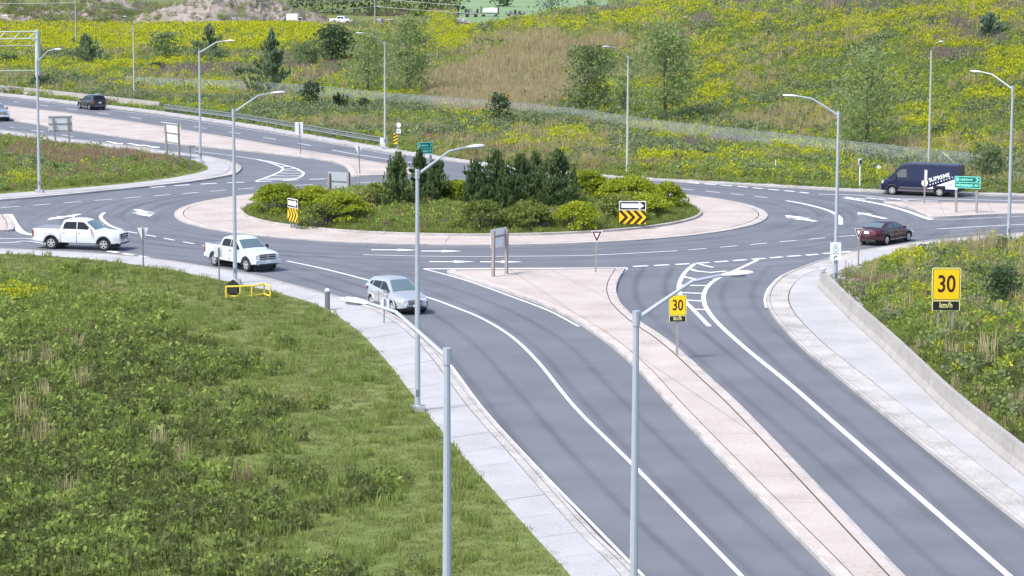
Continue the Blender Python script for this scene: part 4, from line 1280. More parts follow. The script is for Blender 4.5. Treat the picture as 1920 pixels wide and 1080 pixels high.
def wheel_obj(root, x, y, R, wd, side, spokes, rim='alloy'):
    b = MB(); s = side
    b.lathe([(R * .60, -wd * .5), (R * .93, -wd * .5), (R, -wd * .36), (R, wd * .36), (R * .93, wd * .5), (R * .60, wd * .5)], 'rubber', 28)
    b.lathe([(0, s * wd * .28), (R * .64, s * wd * .30)], 'trim', 20); b.lathe([(0, -s * wd * .3), (R * .64, -s * wd * .3)], 'trim', 20)
    o = b.build('wheel', root, True); o.location = (x, y, R)
    r = MB(); yy = s * wd * .5
    r.lathe([(R * .64, yy), (R * .64, yy + s * .012), (R * .56, yy + s * .012), (R * .55, yy - s * .05)], rim, 28)
    r.lathe([(R * .16, yy - s * .02), (R * .14, yy + s * .012), (0, yy + s * .014)], rim, 16)
    for k in range(spokes):
        a = 2 * math.pi * k / spokes + .3; q = Matrix.Rotation(-a, 3, 'Y')
        w0, w1 = R * .10, R * .135
        p = [Vector((R * .1, yy, -w0)), Vector((R * .58, yy, -w1)), Vector((R * .58, yy, w1)), Vector((R * .1, yy, w0))]
        p2 = [v + Vector((0, s * .008, 0)) for v in p]
        r.add([q @ v for v in p + p2], [(4, 5, 6, 7), (0, 1, 5, 4), (1, 2, 6, 5), (2, 3, 7, 6), (3, 0, 4, 7)], rim)
    ro = r.build('rim', o, True)
    return o

def vehicle(kind, paint, name, label, cat):
    P = SPEC[kind]
    root = empty(name); tag(root, label, cat)
    x0, x1, xr, xf, R, Ra, sill, W = P['x0'], P['x1'], P['xr'], P['xf'], P['R'], P['Ra'], P['sill'], P['W']
    xs_ = sorted(set([round(v, 3) for v in list(np.linspace(x0, x1, 30)) + [x0 + .04, x1 - .04, x0 + .12, x1 - .12] +
                      [xw + Ra * math.cos(a) for xw in (xr, xf) for a in np.linspace(0, math.pi, 13)] + [t[0] for t in P['top']] + P.get('cuts', [])]))
    rows, mats_ = [], []
    for x in xs_:
        zs_, zt, inset, fl = interp(P['top'], x)
        zb = sill
        if x > x1 - .5: zb = sill + P.get('front_rise', .1) * ((x - x1 + .5) / .5) ** 2
        if x < x0 + .6: zb = sill + P.get('rear_rise', .14) * ((x0 + .6 - x) / .6) ** 2
        for xw in (xr, xf):
            d = abs(x - xw)
            if d < Ra: zb = max(zb, R + math.sqrt(max(Ra * Ra - d * d, 0)) * 1.0)
        w = smooth_w(x, x0, x1, W, P.get('k0', .12), P.get('k1', .2), P.get('cr', .6))
        nearest = min(abs(x - xr), abs(x - xf)); flare = P.get('flare', .025) * max(0, 1 - (nearest / (Ra + .18)) ** 4)
        w += flare
        zb = min(zb, zs_ - .1)
        zm = zb + (zs_ - zb) * .45
        rows.append([(0, zb), (w - .16, zb), (w - .03, zb + .03), (w, zm), (w - .004 - flare * .3, zs_ - .12), (w - .035 - flare * .5, zs_), (w - inset, zs_ + (zt - zs_) * fl), ((w - inset) * .55, zt - .004 + .0), (0, zt)])
    b = MB(); n = len(rows[0]); vs, fs = [], []
    for x, r_ in zip(xs_, rows):
        full = [(-p[0], p[1]) for p in r_[:0:-1]] + r_
        # ring: right bottom .. top
        half = r_; ring = [(p[0], p[1]) for p in half] + [(-p[0], p[1]) for p in half[-2:0:-1]]
        vs += [(x, p[0], p[1]) for p in ring]
    k = 2 * n - 2
    for i in range(len(xs_) - 1):
        for j in range(k): fs.append((i * k + j, i * k + (j + 1) % k, (i + 1) * k + (j + 1) % k, (i + 1) * k + j))
    fs += [tuple(range(k)), tuple((len(xs_) - 1) * k + j for j in range(k))]
    b.add(vs, fs, paint)
    body = b.build('body', root, True, 40)
    # dark sill, underbody and wheel wells
    b = MB(); b.box(((x0 + x1) / 2, 0, sill + .12), (x1 - x0 - .5, W - .55, .3), 'trim'); b.box((xr, 0, R + .1), (Ra * 1.9, W - .62, Ra * 1.5), 'trim'); b.box((xf, 0, R + .1), (Ra * 1.9, W - .62, Ra * 1.5), 'trim')
    b.build('underbody', root)
    if P.get('clad'):
        for s in (1, -1):
            bb = MB(); bb.box(((xr + xf) / 2, s * (W / 2 - .035), sill + .05), (xf - xr - 2 * Ra + .04, .09, .16), 'trim_grey'); bb.build('sill_cladding', root)
    for xw in (xr, xf):
        for s in (1, -1):
            # arch lip
            bb = MB(); pts = [(xw + Ra * .985 * math.cos(a), s * (W / 2 + P.get('flare', .025) - .008), R + Ra * .985 * math.sin(a)) for a in np.linspace(-.1, math.pi + .1, 15)]
            bb.tube(pts, .03 if not P.get('clad') else .045, 'trim' if P.get('dark_arch') else paint, 6); bb.build('wheel_arch', root, True)
            wheel_obj(root, xw, s * (W / 2 - P['wd'] / 2 - .015), R, P['wd'], s, P['spokes'], P.get('rim', 'alloy'))
    # greenhouse
    gh, zbt, wb, tum = P['roof'], P['belt'], W / 2 - P['gin'], P['tumble']
    b = MB(); vs, fs = [], []
    gx = [g_[0] for g_ in gh]
    for (x, zr) in gh:
        zbx = float(np.interp(x, [t[0] for t in zbt], [t[1] for t in zbt])) - .03
        zr = max(zr, zbx + .02); wt = wb - tum * (zr - zbx)
        e = min(.09, (zr - zbx) * .4)
        half = [(wb, zbx), (wt + tum * e * 1.0, zr - e), (wt - .05, zr - e * .3), (wt - .16, zr), (wt * .45, zr + .018), (0, zr + .025)]
        ring = half + [(-p[0], p[1]) for p in half[-2::-1]]
        vs += [(x, p[0], p[1]) for p in ring]
    k = 11
    for i in range(len(gh) - 1):
        for j in range(k - 1): fs.append((i * k + j, i * k + j + 1, (i + 1) * k + j + 1, (i + 1) * k + j))
    fs += [tuple(range(k)), tuple((len(gh) - 1) * k + j for j in range(k))]
    b.add(vs, fs, P.get('roofpaint', paint)); cab = b.build('cabin', root, True, 30)
    # glass
    def screen(name, ia, ib, m, inset=.05, lo=.10, hi=.92, out=.014):
        (xa, za), (xb, zb_) = gh[ia], gh[ib]
        bz = lambda x: float(np.interp(x, [t[0] for t in zbt], [t[1] for t in zbt])) - .03
        d = Vector((xb - xa, 0, zb_ - za)); nn = Vector((-d.z, 0, d.x)).normalized()
        if nn.x * (1 if xa > 0 else -1) < 0 and abs(nn.x) > .05: nn = -nn
        if nn.z < 0: nn = -nn
        vs = []; nu = 8
        for t in (lo, .5 * (lo + hi), hi):
            x = xa + (xb - xa) * t; z = max(za, bz(xa)) + (zb_ - max(za, bz(xa))) * t
            w = (wb - tum * (z - bz(x))) - inset - .04 * t
            for i in range(nu + 1):
                f = i / nu * 2 - 1
                vs.append(Vector((x, f * w, z + .022 * (1 - f * f))) + nn * out)
        fs = [(r_ * (nu + 1) + i, r_ * (nu + 1) + i + 1, (r_ + 1) * (nu + 1) + i + 1, (r_ + 1) * (nu + 1) + i) for r_ in range(2) for i in range(nu)]
        bb = MB(); bb.add(vs, fs, m); return bb.build(name, cab, True)
    screen('windshield', *P['shield'], 'glass_shield', P.get('shield_in', .07))
    if P.get('backlight'): screen('rear_window', *P['backlight'], P.get('bl_mat', 'glass_back'), .10, .08, .9)
    bzf = lambda x: float(np.interp(x, [t[0] for t in zbt], [t[1] for t in zbt])) - .03
    for s in (1, -1):
        for poly in P['windows']:
            bb = MB(); out = []
            for (x, z) in poly: out.append((x, s * (wb - tum * (z - bzf(x)) + .012), z))
            bb.add(out, [tuple(range(len(out)))], P.get('side_glass', 'glass_dark')); bb.build('side_window', cab)
        for (x, z0_, z1_) in P['seams']:
            wq = W / 2 + .004
            bb = MB(); bb.box((x, s * wq, (z0_ + z1_) / 2 - .02), (.018, .012, z1_ - z0_), 'trim'); bb.build('door_gap', body)
        for (x, z) in P['handles']:
            bb = MB(); bb.box((x, s * (W / 2 + .012), z), (.2, .04, .035), P.get('handle_m', paint)); bb.build('door_handle', body)
        mx, mz = P['mirror']
        bb = MB(); bb.box((mx, s * (W / 2 + .11), mz), (.12, .2, P.get('mirror_h', .17)), P.get('mirror_m', paint), taper=.85); bb.box((mx + .02, s * (W / 2 - .0), mz - .05), (.06, .14, .05), 'trim'); bb.build('mirror', root)
        for nm, m, cx, cy, cz, dx, dy, dz in P['lights']:
            bb = MB(); bb.box((cx, s * cy, cz), (dx, dy, dz), m, taper=.9); bb.build(nm, body, True)
    for nm, m, cx, cy, cz, dx, dy, dz in P['bits']:
        bb = MB(); bb.box((cx, cy, cz), (dx, dy, dz), m); bb.build(nm, body)
    return root

SPEC = {}
def pickup_spec(L_front=1.0, L_rear=1.27, wb=3.57, W=2.0, H=1.93, cover=True, cabr=-1.22, hood=1.19, rail_=1.30, mirror_m='paint_white'):
    xf, xr = wb / 2, -wb / 2; x1, x0 = xf + L_front, xr - L_rear
    rc = cabr - .05
    bed = (.12, .62, 1.0) if not cover else None
    top = [(x0, rail_ - .02, (rail_ - .01 if cover else rail_ - .02), .10, .9), (x0 + .07, rail_, rail_ + .005, .10, .9)]
    if not cover: top += [(x0 + .075, rail_, .80, .09, .02), (rc - .06, rail_, .80, .09, .02), (rc - .055, rail_, rail_ + .01, .1, .9)]
    else: top += [(rc - .06, rail_, rail_ + .02, .1, .9)]
    top += [(rc, rail_ - .02, rail_, .1, .8), (cabr, 1.27, 1.30, .1, .8), (1.18, 1.19, 1.27, .12, .8), (1.35, 1.16, 1.25, .16, .8), (x1 - .25, hood - .12, hood - .03, .2, .75), (x1 - .1, hood - .20, hood - .10, .22, .7), (x1, hood - .33, hood - .26, .22, .7)]
    return dict(x0=x0, x1=x1, xr=xr, xf=xf, R=.40, Ra=.50, sill=.44, W=W, wd=.27, spokes=5, top=top, cuts=[], dark_arch=True, flare=.03, front_rise=.06, rear_rise=.1, k1=.22, k0=.05,
        roof=[(cabr, 1.28), (cabr + .03, 1.36), (cabr + .22, H - .09), (cabr + .5, H - .01), (0, H), (.28, H - .04), (.48, H - .11), (1.25, 1.26), (1.32, 1.24)], belt=[(cabr, 1.28), (1.3, 1.24)], gin=.07, tumble=.26,
        shield=(7, 6), backlight=(1, 2),
        windows=[[(-1.0, 1.33), (-.08, 1.33), (-.08, H - .15), (-.78, H - .15), (-.93, H - .3)], [(-.02, 1.33), (.98, 1.31), (.42, H - .17), (.25, H - .15), (-.02, H - .15)]],
        seams=[(-1.15, .5, 1.25), (-.05, .5, 1.25), (1.12, .75, 1.2), (cabr - .05, .5, 1.25)], handles=[(-.95, 1.12), (.12, 1.12)], mirror=(.92, 1.34), mirror_h=.2, mirror_m=mirror_m,
        lights=[('headlight', 'headlight', x1 - .12, .67, hood - .25, .22, .34, .19), ('taillight', 'taillight', x0 + .03, W / 2 - .09, rail_ - .28, .1, .16, .42), ('fog_light', 'headlight', x1 - .03, .62, .50, .08, .18, .09)],
        bits=[('grille', 'trim', x1 - .0, 0, hood - .28, .10, 1.08, .30), ('grille_bar', 'chrome', x1 + .04, 0, hood - .22, .05, 1.06, .045), ('grille_bar', 'chrome', x1 + .04, 0, hood - .35, .05, 1.06, .045), ('grille_bar', 'chrome', x1 + .035, 0, hood - .28, .05, .06, .28),
              ('bumper', 'chrome', x1 + .0, 0, .62, .2, 1.78, .2), ('lower_intake', 'trim', x1 + .03, 0, .49, .12, 1.2, .14), ('bumper', 'chrome', x0 - .06, 0, .62, .2, 1.8, .2), ('licence_plate', 'sign_white', x1 + .11, 0, .62, .02, .32, .15), ('tailgate_handle', 'trim', x0 - .005, 0, 1.1, .03, .25, .07)]
             + ([('bed_cover', 'tonneau', (x0 + rc) / 2 + .01, 0, rail_ + .03, rc - x0 - .14, W - .22, .04)] if cover else [('bed_floor', 'trim', (x0 + rc) / 2, 0, .83, rc - x0 - .2, W - .26, .03)]))
SPEC['pickup_covered'] = pickup_spec()
SPEC['pickup_open'] = pickup_spec(.88, 1.08, 3.5, 1.95, 1.92, False, -1.22, 1.2, 1.33)
SPEC['pickup_open']['handle_m'] = 'trim'; SPEC['pickup_open']['mirror_m'] = 'trim'
SPEC['pickup_open']['bits'] = [b_ if b_[0] != 'bumper' else (b_[0], 'paint_white', *b_[2:]) for b_ in SPEC['pickup_open']['bits']]
SPEC['van'] = dict(x0=-3.38, x1=2.9, xr=-1.875, xf=1.875, R=.36, Ra=.45, sill=.36, W=2.06, wd=.24, spokes=6, k1=.34, k0=.04, cr=.9, flare=.02, dark_arch=True, front_rise=.06, rear_rise=.04, clad=True,
    top=[(-3.38, 1.5, 1.52, .1, .9), (1.5, 1.48, 1.5, .1, .9), (2.02, 1.28, 1.36, .16, .8), (2.5, 1.14, 1.22, .22, .75), (2.78, .98, 1.06, .26, .7), (2.9, .76, .84, .26, .7)],
    roof=[(-3.38, 1.52), (-3.36, 2.42), (-3.28, 2.5), (-1, 2.53), (.55, 2.52), (.95, 2.46), (1.2, 2.34), (2.08, 1.42), (2.15, 1.36)], belt=[(-3.38, 1.50), (1.5, 1.48), (2.15, 1.34)], gin=.02, tumble=.11,
    shield=(7, 6), shield_in=.09, backlight=None, side_glass='glass_back', windows=[[(.72, 1.42), (1.75, 1.40), (1.62, 1.62), (1.22, 2.02), (.78, 2.05)]], seams=[(.62, .5, 1.45), (1.62, .62, 1.4), (-.55, .5, 1.45)], handles=[(.78, 1.22), (-.45, 1.22)], handle_m='trim', mirror=(1.62, 1.5), mirror_h=.34, mirror_m='trim',
    lights=[('headlight', 'headlight', 2.60, .72, 1.0, .34, .26, .22), ('taillight', 'taillight', -3.38, .93, 1.2, .06, .14, .5)],
    bits=[('grille', 'trim', 2.87, 0, .82, .1, 1.1, .26), ('bumper', 'trim_grey', 2.86, 0, .53, .2, 1.72, .3), ('bumper', 'trim', -3.40, 0, .55, .14, 1.9, .16), ('side_rub_strip', 'trim_grey', 0.02, 1.035, .62, 2.6, .02, .12), ('side_rub_strip', 'trim_grey', 0.02, -1.035, .62, 2.6, .02, .12)])
def suv_spec(W=1.9, H=1.70, wb=2.72, xf_o=.93, xr_o=1.05, clad=False, hood=1.06):
    xf, xr = wb / 2, -wb / 2; x1, x0 = xf + xf_o, xr - xr_o
    return dict(x0=x0, x1=x1, xr=xr, xf=xf, R=.36, Ra=.43, sill=.30, W=W, wd=.24, spokes=5, k1=.30, k0=.20, cr=.75, flare=.03, clad=True, front_rise=.1, rear_rise=.16, dark_arch=clad,
        top=[(x0, .92, .98, .16, .8), (x0 + .1, 1.04, 1.08, .12, .9), (-1.6, 1.10, 1.14, .1, .9), (0, 1.04, 1.08, .1, .9), (.95, .98, 1.08, .12, .8), (1.2, .96, 1.06, .16, .8), (x1 - .3, .82, hood - .12, .24, .75), (x1 - .1, .72, hood - .24, .26, .7), (x1, .60, .70, .28, .7)],
        roof=[(x0 + .06, 1.10), (x0 + .16, 1.28), (x0 + .42, H - .12), (x0 + .55, H - .04), (-.6, H), (-.05, H - .02), (.25, H - .09), (1.0, 1.10), (1.1, 1.05)], belt=[(x0, 1.10), (-1.2, 1.12), (.0, 1.04), (1.1, 1.03)], gin=.07, tumble=.34,
        shield=(7, 6), backlight=(1, 2), bl_mat='glass_dark', windows=[[(-2.0, 1.24), (-1.5, 1.18), (-1.42, 1.5), (-1.75, 1.5)], [(-1.36, 1.17), (-.42, 1.12), (-.42, H - .17), (-1.28, H - .18)], [(-.35, 1.12), (.78, 1.09), (.18, H - .2), (-.05, H - .17), (-.35, H - .17)]],
        seams=[(-.38, .36, 1.04), (.82, .5, 1.0), (-1.3, .62, 1.08)], handles=[(-1.12, .96), (-.18, .93)], mirror=(.66, 1.14), mirror_h=.16,
        lights=[('headlight', 'headlight', x1 - .22, .54, .78, .34, .28, .13), ('taillight', 'taillight', x0 + .10, .62, 1.0, .16, .28, .15), ('fog_light', 'headlight', x1 - .08, .45, .46, .08, .14, .08)],
        bits=[('grille', 'trim', x1 - .04, 0, .66, .10, .8, .24), ('grille_bar', 'chrome', x1 + .015, 0, .74, .03, .82, .03), ('grille_bar', 'chrome', x1 + .02, 0, .67, .03, .8, .03), ('grille_bar', 'chrome', x1 + .02, 0, .60, .03, .74, .03), ('lower_intake', 'trim', x1 - .03, 0, .40, .1, .95, .12), ('licence_plate', 'sign_white', x1 + .04, 0, .50, .02, .3, .12),
              ('licence_plate', 'sign_white', x0 - .015, 0, .88, .03, .34, .15), ('rear_bumper', 'trim_grey', x0 + .0, 0, .50, .12, 1.3, .2), ('roof_rail', 'chrome', -.7, .62, H + .035, 1.7, .04, .04), ('roof_rail', 'chrome', -.7, -.62, H + .035, 1.7, .04, .04)])
SPEC['suv_silver'] = suv_spec(1.9, 1.70);
Z = SPEC['suv_silver']; x0_ = Z['x0']
Z['roof'] = [(x0_ + .06, 1.12), (x0_ + .18, 1.22), (x0_ + .50, 1.58), (x0_ + .66, 1.65), (-.7, 1.72), (-.25, 1.73), (.08, 1.67), (1.12, 1.08), (1.22, 1.03)]
Z['belt'] = [(x0_, 1.14), (-1.2, 1.15), (0, 1.05), (1.22, 1.0)]; Z['tumble'] = .42
Z['windows'] = [[(-1.85, 1.30), (-1.5, 1.24), (-1.45, 1.46), (-1.62, 1.46)], [(-1.38, 1.23), (-.42, 1.15), (-.42, 1.53), (-1.3, 1.49)], [(-.35, 1.14), (.92, 1.08), (.06, 1.52), (-.1, 1.54), (-.35, 1.54)]]
Z['bits'] = [q for q in Z['bits'] if q[0] != 'roof_rail']; Z['mirror'] = (.72, 1.12); Z['k1'] = .4; Z['k0'] = .3; Z['cr'] = .9
SPEC['suv_black'] = suv_spec(1.92, 1.72, 2.8, .9, 1.0, True)
SPEC['suv_black']['rim'] = 'galv'
SPEC['sedan'] = dict(x0=-2.5, x1=2.37, xr=-1.42, xf=1.43, R=.335, Ra=.395, sill=.24, W=1.86, wd=.22, spokes=10, k1=.36, k0=.30, cr=.8, flare=.02, front_rise=.1, rear_rise=.18,
    top=[(-2.5, .78, .90, .2, .8), (-2.42, .92, 1.02, .18, .85), (-1.9, .98, 1.06, .14, .85), (-1.2, .98, 1.02, .1, .9), (.6, .92, .96, .1, .9), (1.0, .88, .98, .14, .8), (1.9, .72, .86, .24, .75), (2.22, .62, .74, .3, .7), (2.37, .5, .58, .3, .7)],
    roof=[(-2.1, 1.05), (-1.9, 1.10), (-1.05, 1.40), (-.75, 1.45), (-.3, 1.47), (.1, 1.45), (.35, 1.40), (1.05, 1.02), (1.15, .97)], belt=[(-2.1, 1.03), (-1.0, 1.0), (1.15, .95)], gin=.08, tumble=.45,
    shield=(7, 6), backlight=(1, 2), bl_mat='glass_shield', side_glass='glass_back', windows=[[(-1.35, 1.08), (-.42, 1.05), (-.42, 1.36), (-.85, 1.35)], [(-.36, 1.05), (.72, 1.03), (.2, 1.33), (0, 1.36), (-.36, 1.37)]],
    seams=[(-.4, .3, .97), (.78, .4, .92), (-1.28, .6, .98)], handles=[(-1.1, .86), (-.12, .84)], mirror=(.66, 1.05), mirror_h=.14,
    lights=[('taillight', 'taillight', -2.42, .51, .90, .14, .34, .13), ('headlight', 'headlight', 2.12, .56, .66, .3, .32, .12)],
    bits=[('licence_plate', 'sign_white', -2.49, 0, .86, .05, .36, .15), ('rear_trim', 'chrome', -2.5, 0, .97, .03, .8, .03), ('rear_valance', 'trim', -2.46, 0, .36, .12, 1.3, .14), ('sill_trim', 'chrome', 0, .925, .34, 2.0, .02, .04), ('sill_trim', 'chrome', 0, -.925, .34, 2.0, .02, .04), ('grille', 'trim', 2.32, 0, .5, .1, .9, .2)])
SPEC['pickup_far'] = pickup_spec(mirror_m='paint_white')

def place(root, kind, near_rear, near_front, side, z=0.0, terr=False):
    """near_rear / near_front: pixels where the wheels of one side touch the ground; side +1 = vehicle's left side"""
    P = SPEC[kind]
    g = (lambda p: T(*p)) if terr else (lambda p: G3(*p, z))
    a, c = g(near_rear), g(near_front)
    d = (c - a); ang = math.atan2(d.y, d.x)
    u = Vector((math.cos(ang), math.sin(ang), 0)); left = Vector((-u.y, u.x, 0))
    mid = (a + c) / 2 - left * side * (P['W'] / 2 - P['wd'] / 2)
    root.location = (mid.x, mid.y, mid.z if terr else z); root.rotation_euler = (0, 0, ang)
    return root
v = vehicle('pickup_covered', 'paint_white', 'pickup_truck', 'white crew cab pickup with grey bed cover entering from the left', 'pickup'); place(v, 'pickup_covered', (97.6, 467), (195.5, 470.3), -1)
v = vehicle('pickup_open', 'paint_white_cool', 'pickup_truck', 'white pickup with open empty bed behind the tall left lamp', 'pickup'); place(v, 'pickup_open', (406.5, 499), (462.5, 509), -1)
v = vehicle('suv_silver', 'paint_silver', 'crossover_car', 'silver crossover leaving the roundabout towards the camera', 'car'); place(v, 'suv_silver', (701, 577), (737, 588), -1)
v = vehicle('sedan', 'paint_maroon', 'sedan_car', 'maroon sedan driving away to the right', 'car'); place(v, 'sedan', (1660, 459.8), (1701.5, 452.5), -1)
van = vehicle('van', 'paint_navy', 'cargo_van', 'navy cargo van with white lettering driving left', 'van'); place(van, 'van', (1762.8, 369), (1672, 365.3), 1)
v = vehicle('suv_black', 'paint_black', 'crossover_car', 'black crossover driving away beside the concrete barrier', 'car'); place(v, 'suv_black', (169, 206.3), (150, 203.7), 1)
v = vehicle('pickup_open', 'paint_silver_blue', 'pickup_truck', 'silver blue pickup cut off by the left edge', 'pickup'); place(v, 'pickup_open', (-44, 221), (-2, 230.5), -1)
v = vehicle('pickup_far', 'paint_white', 'pickup_truck', 'distant white pickup parked on the gravel beyond the yellow field', 'pickup'); place(v, 'pickup_far', (625.5, 45.5), (653, 46), -1, terr=True)

# lettering and white sweep on the van's left side
Pv = SPEC['van']; yv = Pv['W'] / 2 + .026
def van_y(z): return (Pv['W'] / 2 + .012 if z < 1.49 else Pv['W'] / 2 - .02 - .11 * (z - 1.47) + .02)
def vprism(poly, m, name, d=0.0):
    b = MB(); o = [Vector((x, van_y(z) + .012 + d, z)) for x, z in poly]; b.add(o, [tuple(range(len(o)))], m); return b.build(name, van)
# the sweep runs from mid-body up to the rear; split at the shoulder so that it lies on the metal
def edge_top(x): return .62 + (-.95 - x) * .37
vprism([(-.92, .60), (-.92, .63), (-1.38, edge_top(-1.38)), (-1.38, .60)], 'sign_white', 'white_sweep')
vprism([(-1.63, .865), (-1.63, .872), (-2.35, edge_top(-2.35)), (-2.35, .865)], 'sign_white', 'white_sweep')
vprism([(-2.35, .62), (-2.35, edge_top(-2.35)), (-2.85, edge_top(-2.85)), (-3.3, edge_top(-3.3)), (-3.3, .62)], 'sign_white', 'white_sweep')
vprism([(-.46, .95), (-.58, .80), (-.86, .78), (-.96, 1.0), (-.94, 1.22), (-.48, 1.24)], 'sign_white', 'shield_emblem')
sl = math.atan(.31)
def vtext(txt, size, x, z, name, rot, m='sign_white', sx=1.0, bold=.0):
    me = text_mesh(txt, size, .003, align='LEFT', bold=bold); me.materials.clear(); me.materials.append(MATS[m])
    o = link(name, me, van); o.location = (x, van_y(z) + .03, z)
    o.matrix_local = Matrix.Translation(o.location) @ Matrix.Rotation(math.pi, 4, 'Z') @ Matrix.Rotation(math.pi / 2, 4, 'X') @ Matrix.Rotation(rot, 4, 'Z') @ Matrix.Scale(sx, 4, (1, 0, 0))
    return o
random.seed(5)
t1 = vtext('SUPREME', .42, -1.04, 1.24, 'lettering', sl, bold=.010)
for k in range(9):
    x = -1.12 - k * .215; z = .86 + k * .215 * .37
    w = random.uniform(.07, .1); h = random.uniform(.07, .1)
    vprism([(x, z), (x - w, z + w * .4), (x - w + .02, z + w * .4 + h), (x + .02, z + h)], 'sign_white', 'small_letter', .016)
for (x0_, x1_, z_) in ((-2.4, -2.9, 1.02), (-2.4, -2.9, .92)): vprism([(x0_, z_), (x1_, z_), (x1_, z_ + .03), (x0_, z_ + .03)], 'galv', 'text_line', .016)
# ---- the yard far behind: machinery, rubble, box trailer
g = T(548, 46); tr = empty('box_trailer', g); tag(tr, 'small white box truck standing left of the distant pickup', 'truck')
b = MB(); b.box((0, 0, 1.75), (2.6, 2.2, 1.5), 'sign_white'); b.build('box', tr); b = MB(); b.box((1.8, 0, 1.0), (1.3, 2.0, 1.3), 'paint_white_cool', taper=.8); b.build('cab', tr); b = MB(); b.box((1.9, -1.0, 1.3), (.7, .05, .45), 'glass_dark'); b.build('side_window', tr)
b = MB(); b.box((.1, 0, .8), (3.8, 1.6, .3), 'trim'); b.build('chassis', tr)
for x in (-.8, 1.8):
    for y in (-.9, .9):
        b = MB(); b.lathe([(0, -.12), (.42, -.12), (.42, .12), (0, .12)], 'rubber', 14); o = b.build('wheel', tr, True); o.location = (x, y, .42)
def flatbed(px, py, Wd, label, cover):
    g = T(px, py); r = empty('farm_trailer', g); tag(r, label, 'trailer')
    b = MB(); b.box((0, 0, .95), (Wd, 2.2, .2), 'trim_grey'); b.build('deck', r)
    for x in (-Wd * .3, Wd * .3):
        for y in (-1, 1):
            b = MB(); b.lathe([(0, -.14), (.45, -.14), (.45, .14), (0, .14)], 'rubber', 14); o = b.build('wheel', r, True); o.location = (x, y, .45)
    if cover:
        b = MB(); b.prism([(-Wd * .36, 1.4), (Wd * .38, 1.4), (Wd * .38, 2.3), (Wd * .2, 2.55), (-Wd * .3, 2.35)], (0, -1.1, 0), (1, 0, 0), (0, 0, 1), (0, 2.2, 0), 'sign_white'); b.build('white_cover', r)
        for x in (-Wd * .42, Wd * .44):
            b = MB(); b.box((x, 0, 1.9), (.25, 2.2, 1.9), 'trim'); b.build('end_rack', r)
    else:
        random.seed(int(px))
        for k in range(5):
            b = MB(); x = -Wd * .42 + Wd * .21 * k; h = random.uniform(.5, 1.3)
            b.box((x, 0, 1.05 + h / 2), (Wd * .15, 1.6, h), random.choice(('trim', 'trim_grey', 'galv_dark')), taper=random.uniform(.5, .95)); b.build('load', r)
    return r
flatbed(918, 33, 5.2, 'dark trailer with a bright white cover in the distant yard', True)
flatbed(884, 33.5, 3.6, 'low dark trailer left of the white covered one in the yard', False)
flatbed(966, 33, 5.4, 'long dark machinery trailer right of the white covered one', False)
def rubble(px, py, w, h, label, n=60, seed=1, m='rock'):
    g = T(px, py); r = empty('rubble_pile', g); tag(r, label, 'rubble')
    random.seed(seed)
    b = MB()
    for k in range(n):
        u = random.uniform(-1, 1); hh = h * (1 - u * u) * random.random()
        s = random.uniform(.25, .9)
        M = Matrix.Rotation(random.uniform(0, 3), 3, 'X') @ Matrix.Rotation(random.uniform(0, 3), 3, 'Z')
        b.box((u * w / 2, random.uniform(-1.5, 1.5), hh), (s * 1.4, s, s * .45), m, M)
    o = b.build('chunks', r); tag(o, kind='stuff')
rubble(842, 45, 11, 1.6, 'heap of grey broken slabs behind the meadow', 70, 4)
rubble(722, 46, 6, 1.3, 'low stack of stone blocks right of the utility pole', 40, 5)
rubble(432, 47, 6, 1.4, 'dark heap of debris at the foot of the gravel mound', 50, 6, 'galv_dark')

# gravel mound
MOUND_PTS = []
def heap(name, label, px, py, rx, ry, h, seed, m='gravel', cat='mound'):
    g = T(px, py); V, F = [], []; nx, ny = 90, 40
    rs = np.random.default_rng(seed); ph = rs.random(12) * 6.28
    for i in range(nx + 1):
        for j in range(ny + 1):
            u, w = i / nx * 2 - 1, j / ny * 2 - 1
            r2 = math.hypot(u, w); f = max(0, 1 - r2 ** 1.5)
            z = h * f * (1 + .22 * math.sin(u * 6 + ph[0]) + .16 * math.sin(w * 9 + u * 5 + ph[1]) + .12 * math.sin(u * 17 + w * 4 + ph[2]) + .09 * math.sin(w * 25 + u * 13 + ph[3])) - .25 + f * h * .09 * rs.normal()
            V.append((u * rx, w * ry + ry, z))
            if w < .2 and f > .02: MOUND_PTS.append((u * rx + g.x, w * ry + ry + g.y, z + g.z, px))
    for i in range(nx):
        for j in range(ny): F.append((i * (ny + 1) + j, (i + 1) * (ny + 1) + j, (i + 1) * (ny + 1) + j + 1, i * (ny + 1) + j + 1))
    b = MB(); b.add(V, F, m); o = b.build(name, smooth=True); o.location = g; tag(o, label, cat)
heap('gravel_mound', 'broad bare gravel mound beyond the yellow field', 405, 47, 25, 26, 7.5, 2)
heap('gravel_mound', 'low weedy gravel mound at the upper left', 90, 44, 34, 30, 4.5, 5)
b = poly_mesh('gravel_yard', [tuple(T(x, y).xy) for x, y in ((100, 47), (330, 49), (480, 49), (600, 48.5), (760, 49), (760, 43), (600, 42), (480, 41), (100, 40))], .24, 'gravel'); tag(b, kind='structure')
b = poly_mesh('field', [tuple(T(x, y).xy) for x, y in ((860, 36), (1110, 33), (1140, 3), (1140, -25), (860, -25))], .35, 'field_green'); tag(b, kind='structure')

# ================================================================== TREES AND SHRUBS
def grow(name, g, label, cat, group=None):
    r = empty(name, g); tag(r, label, cat, group); return r

def dims(g, px, ytop, hw):
    return at_depth(px, ytop, g.y).z - g.z, hw * g.y / FPX

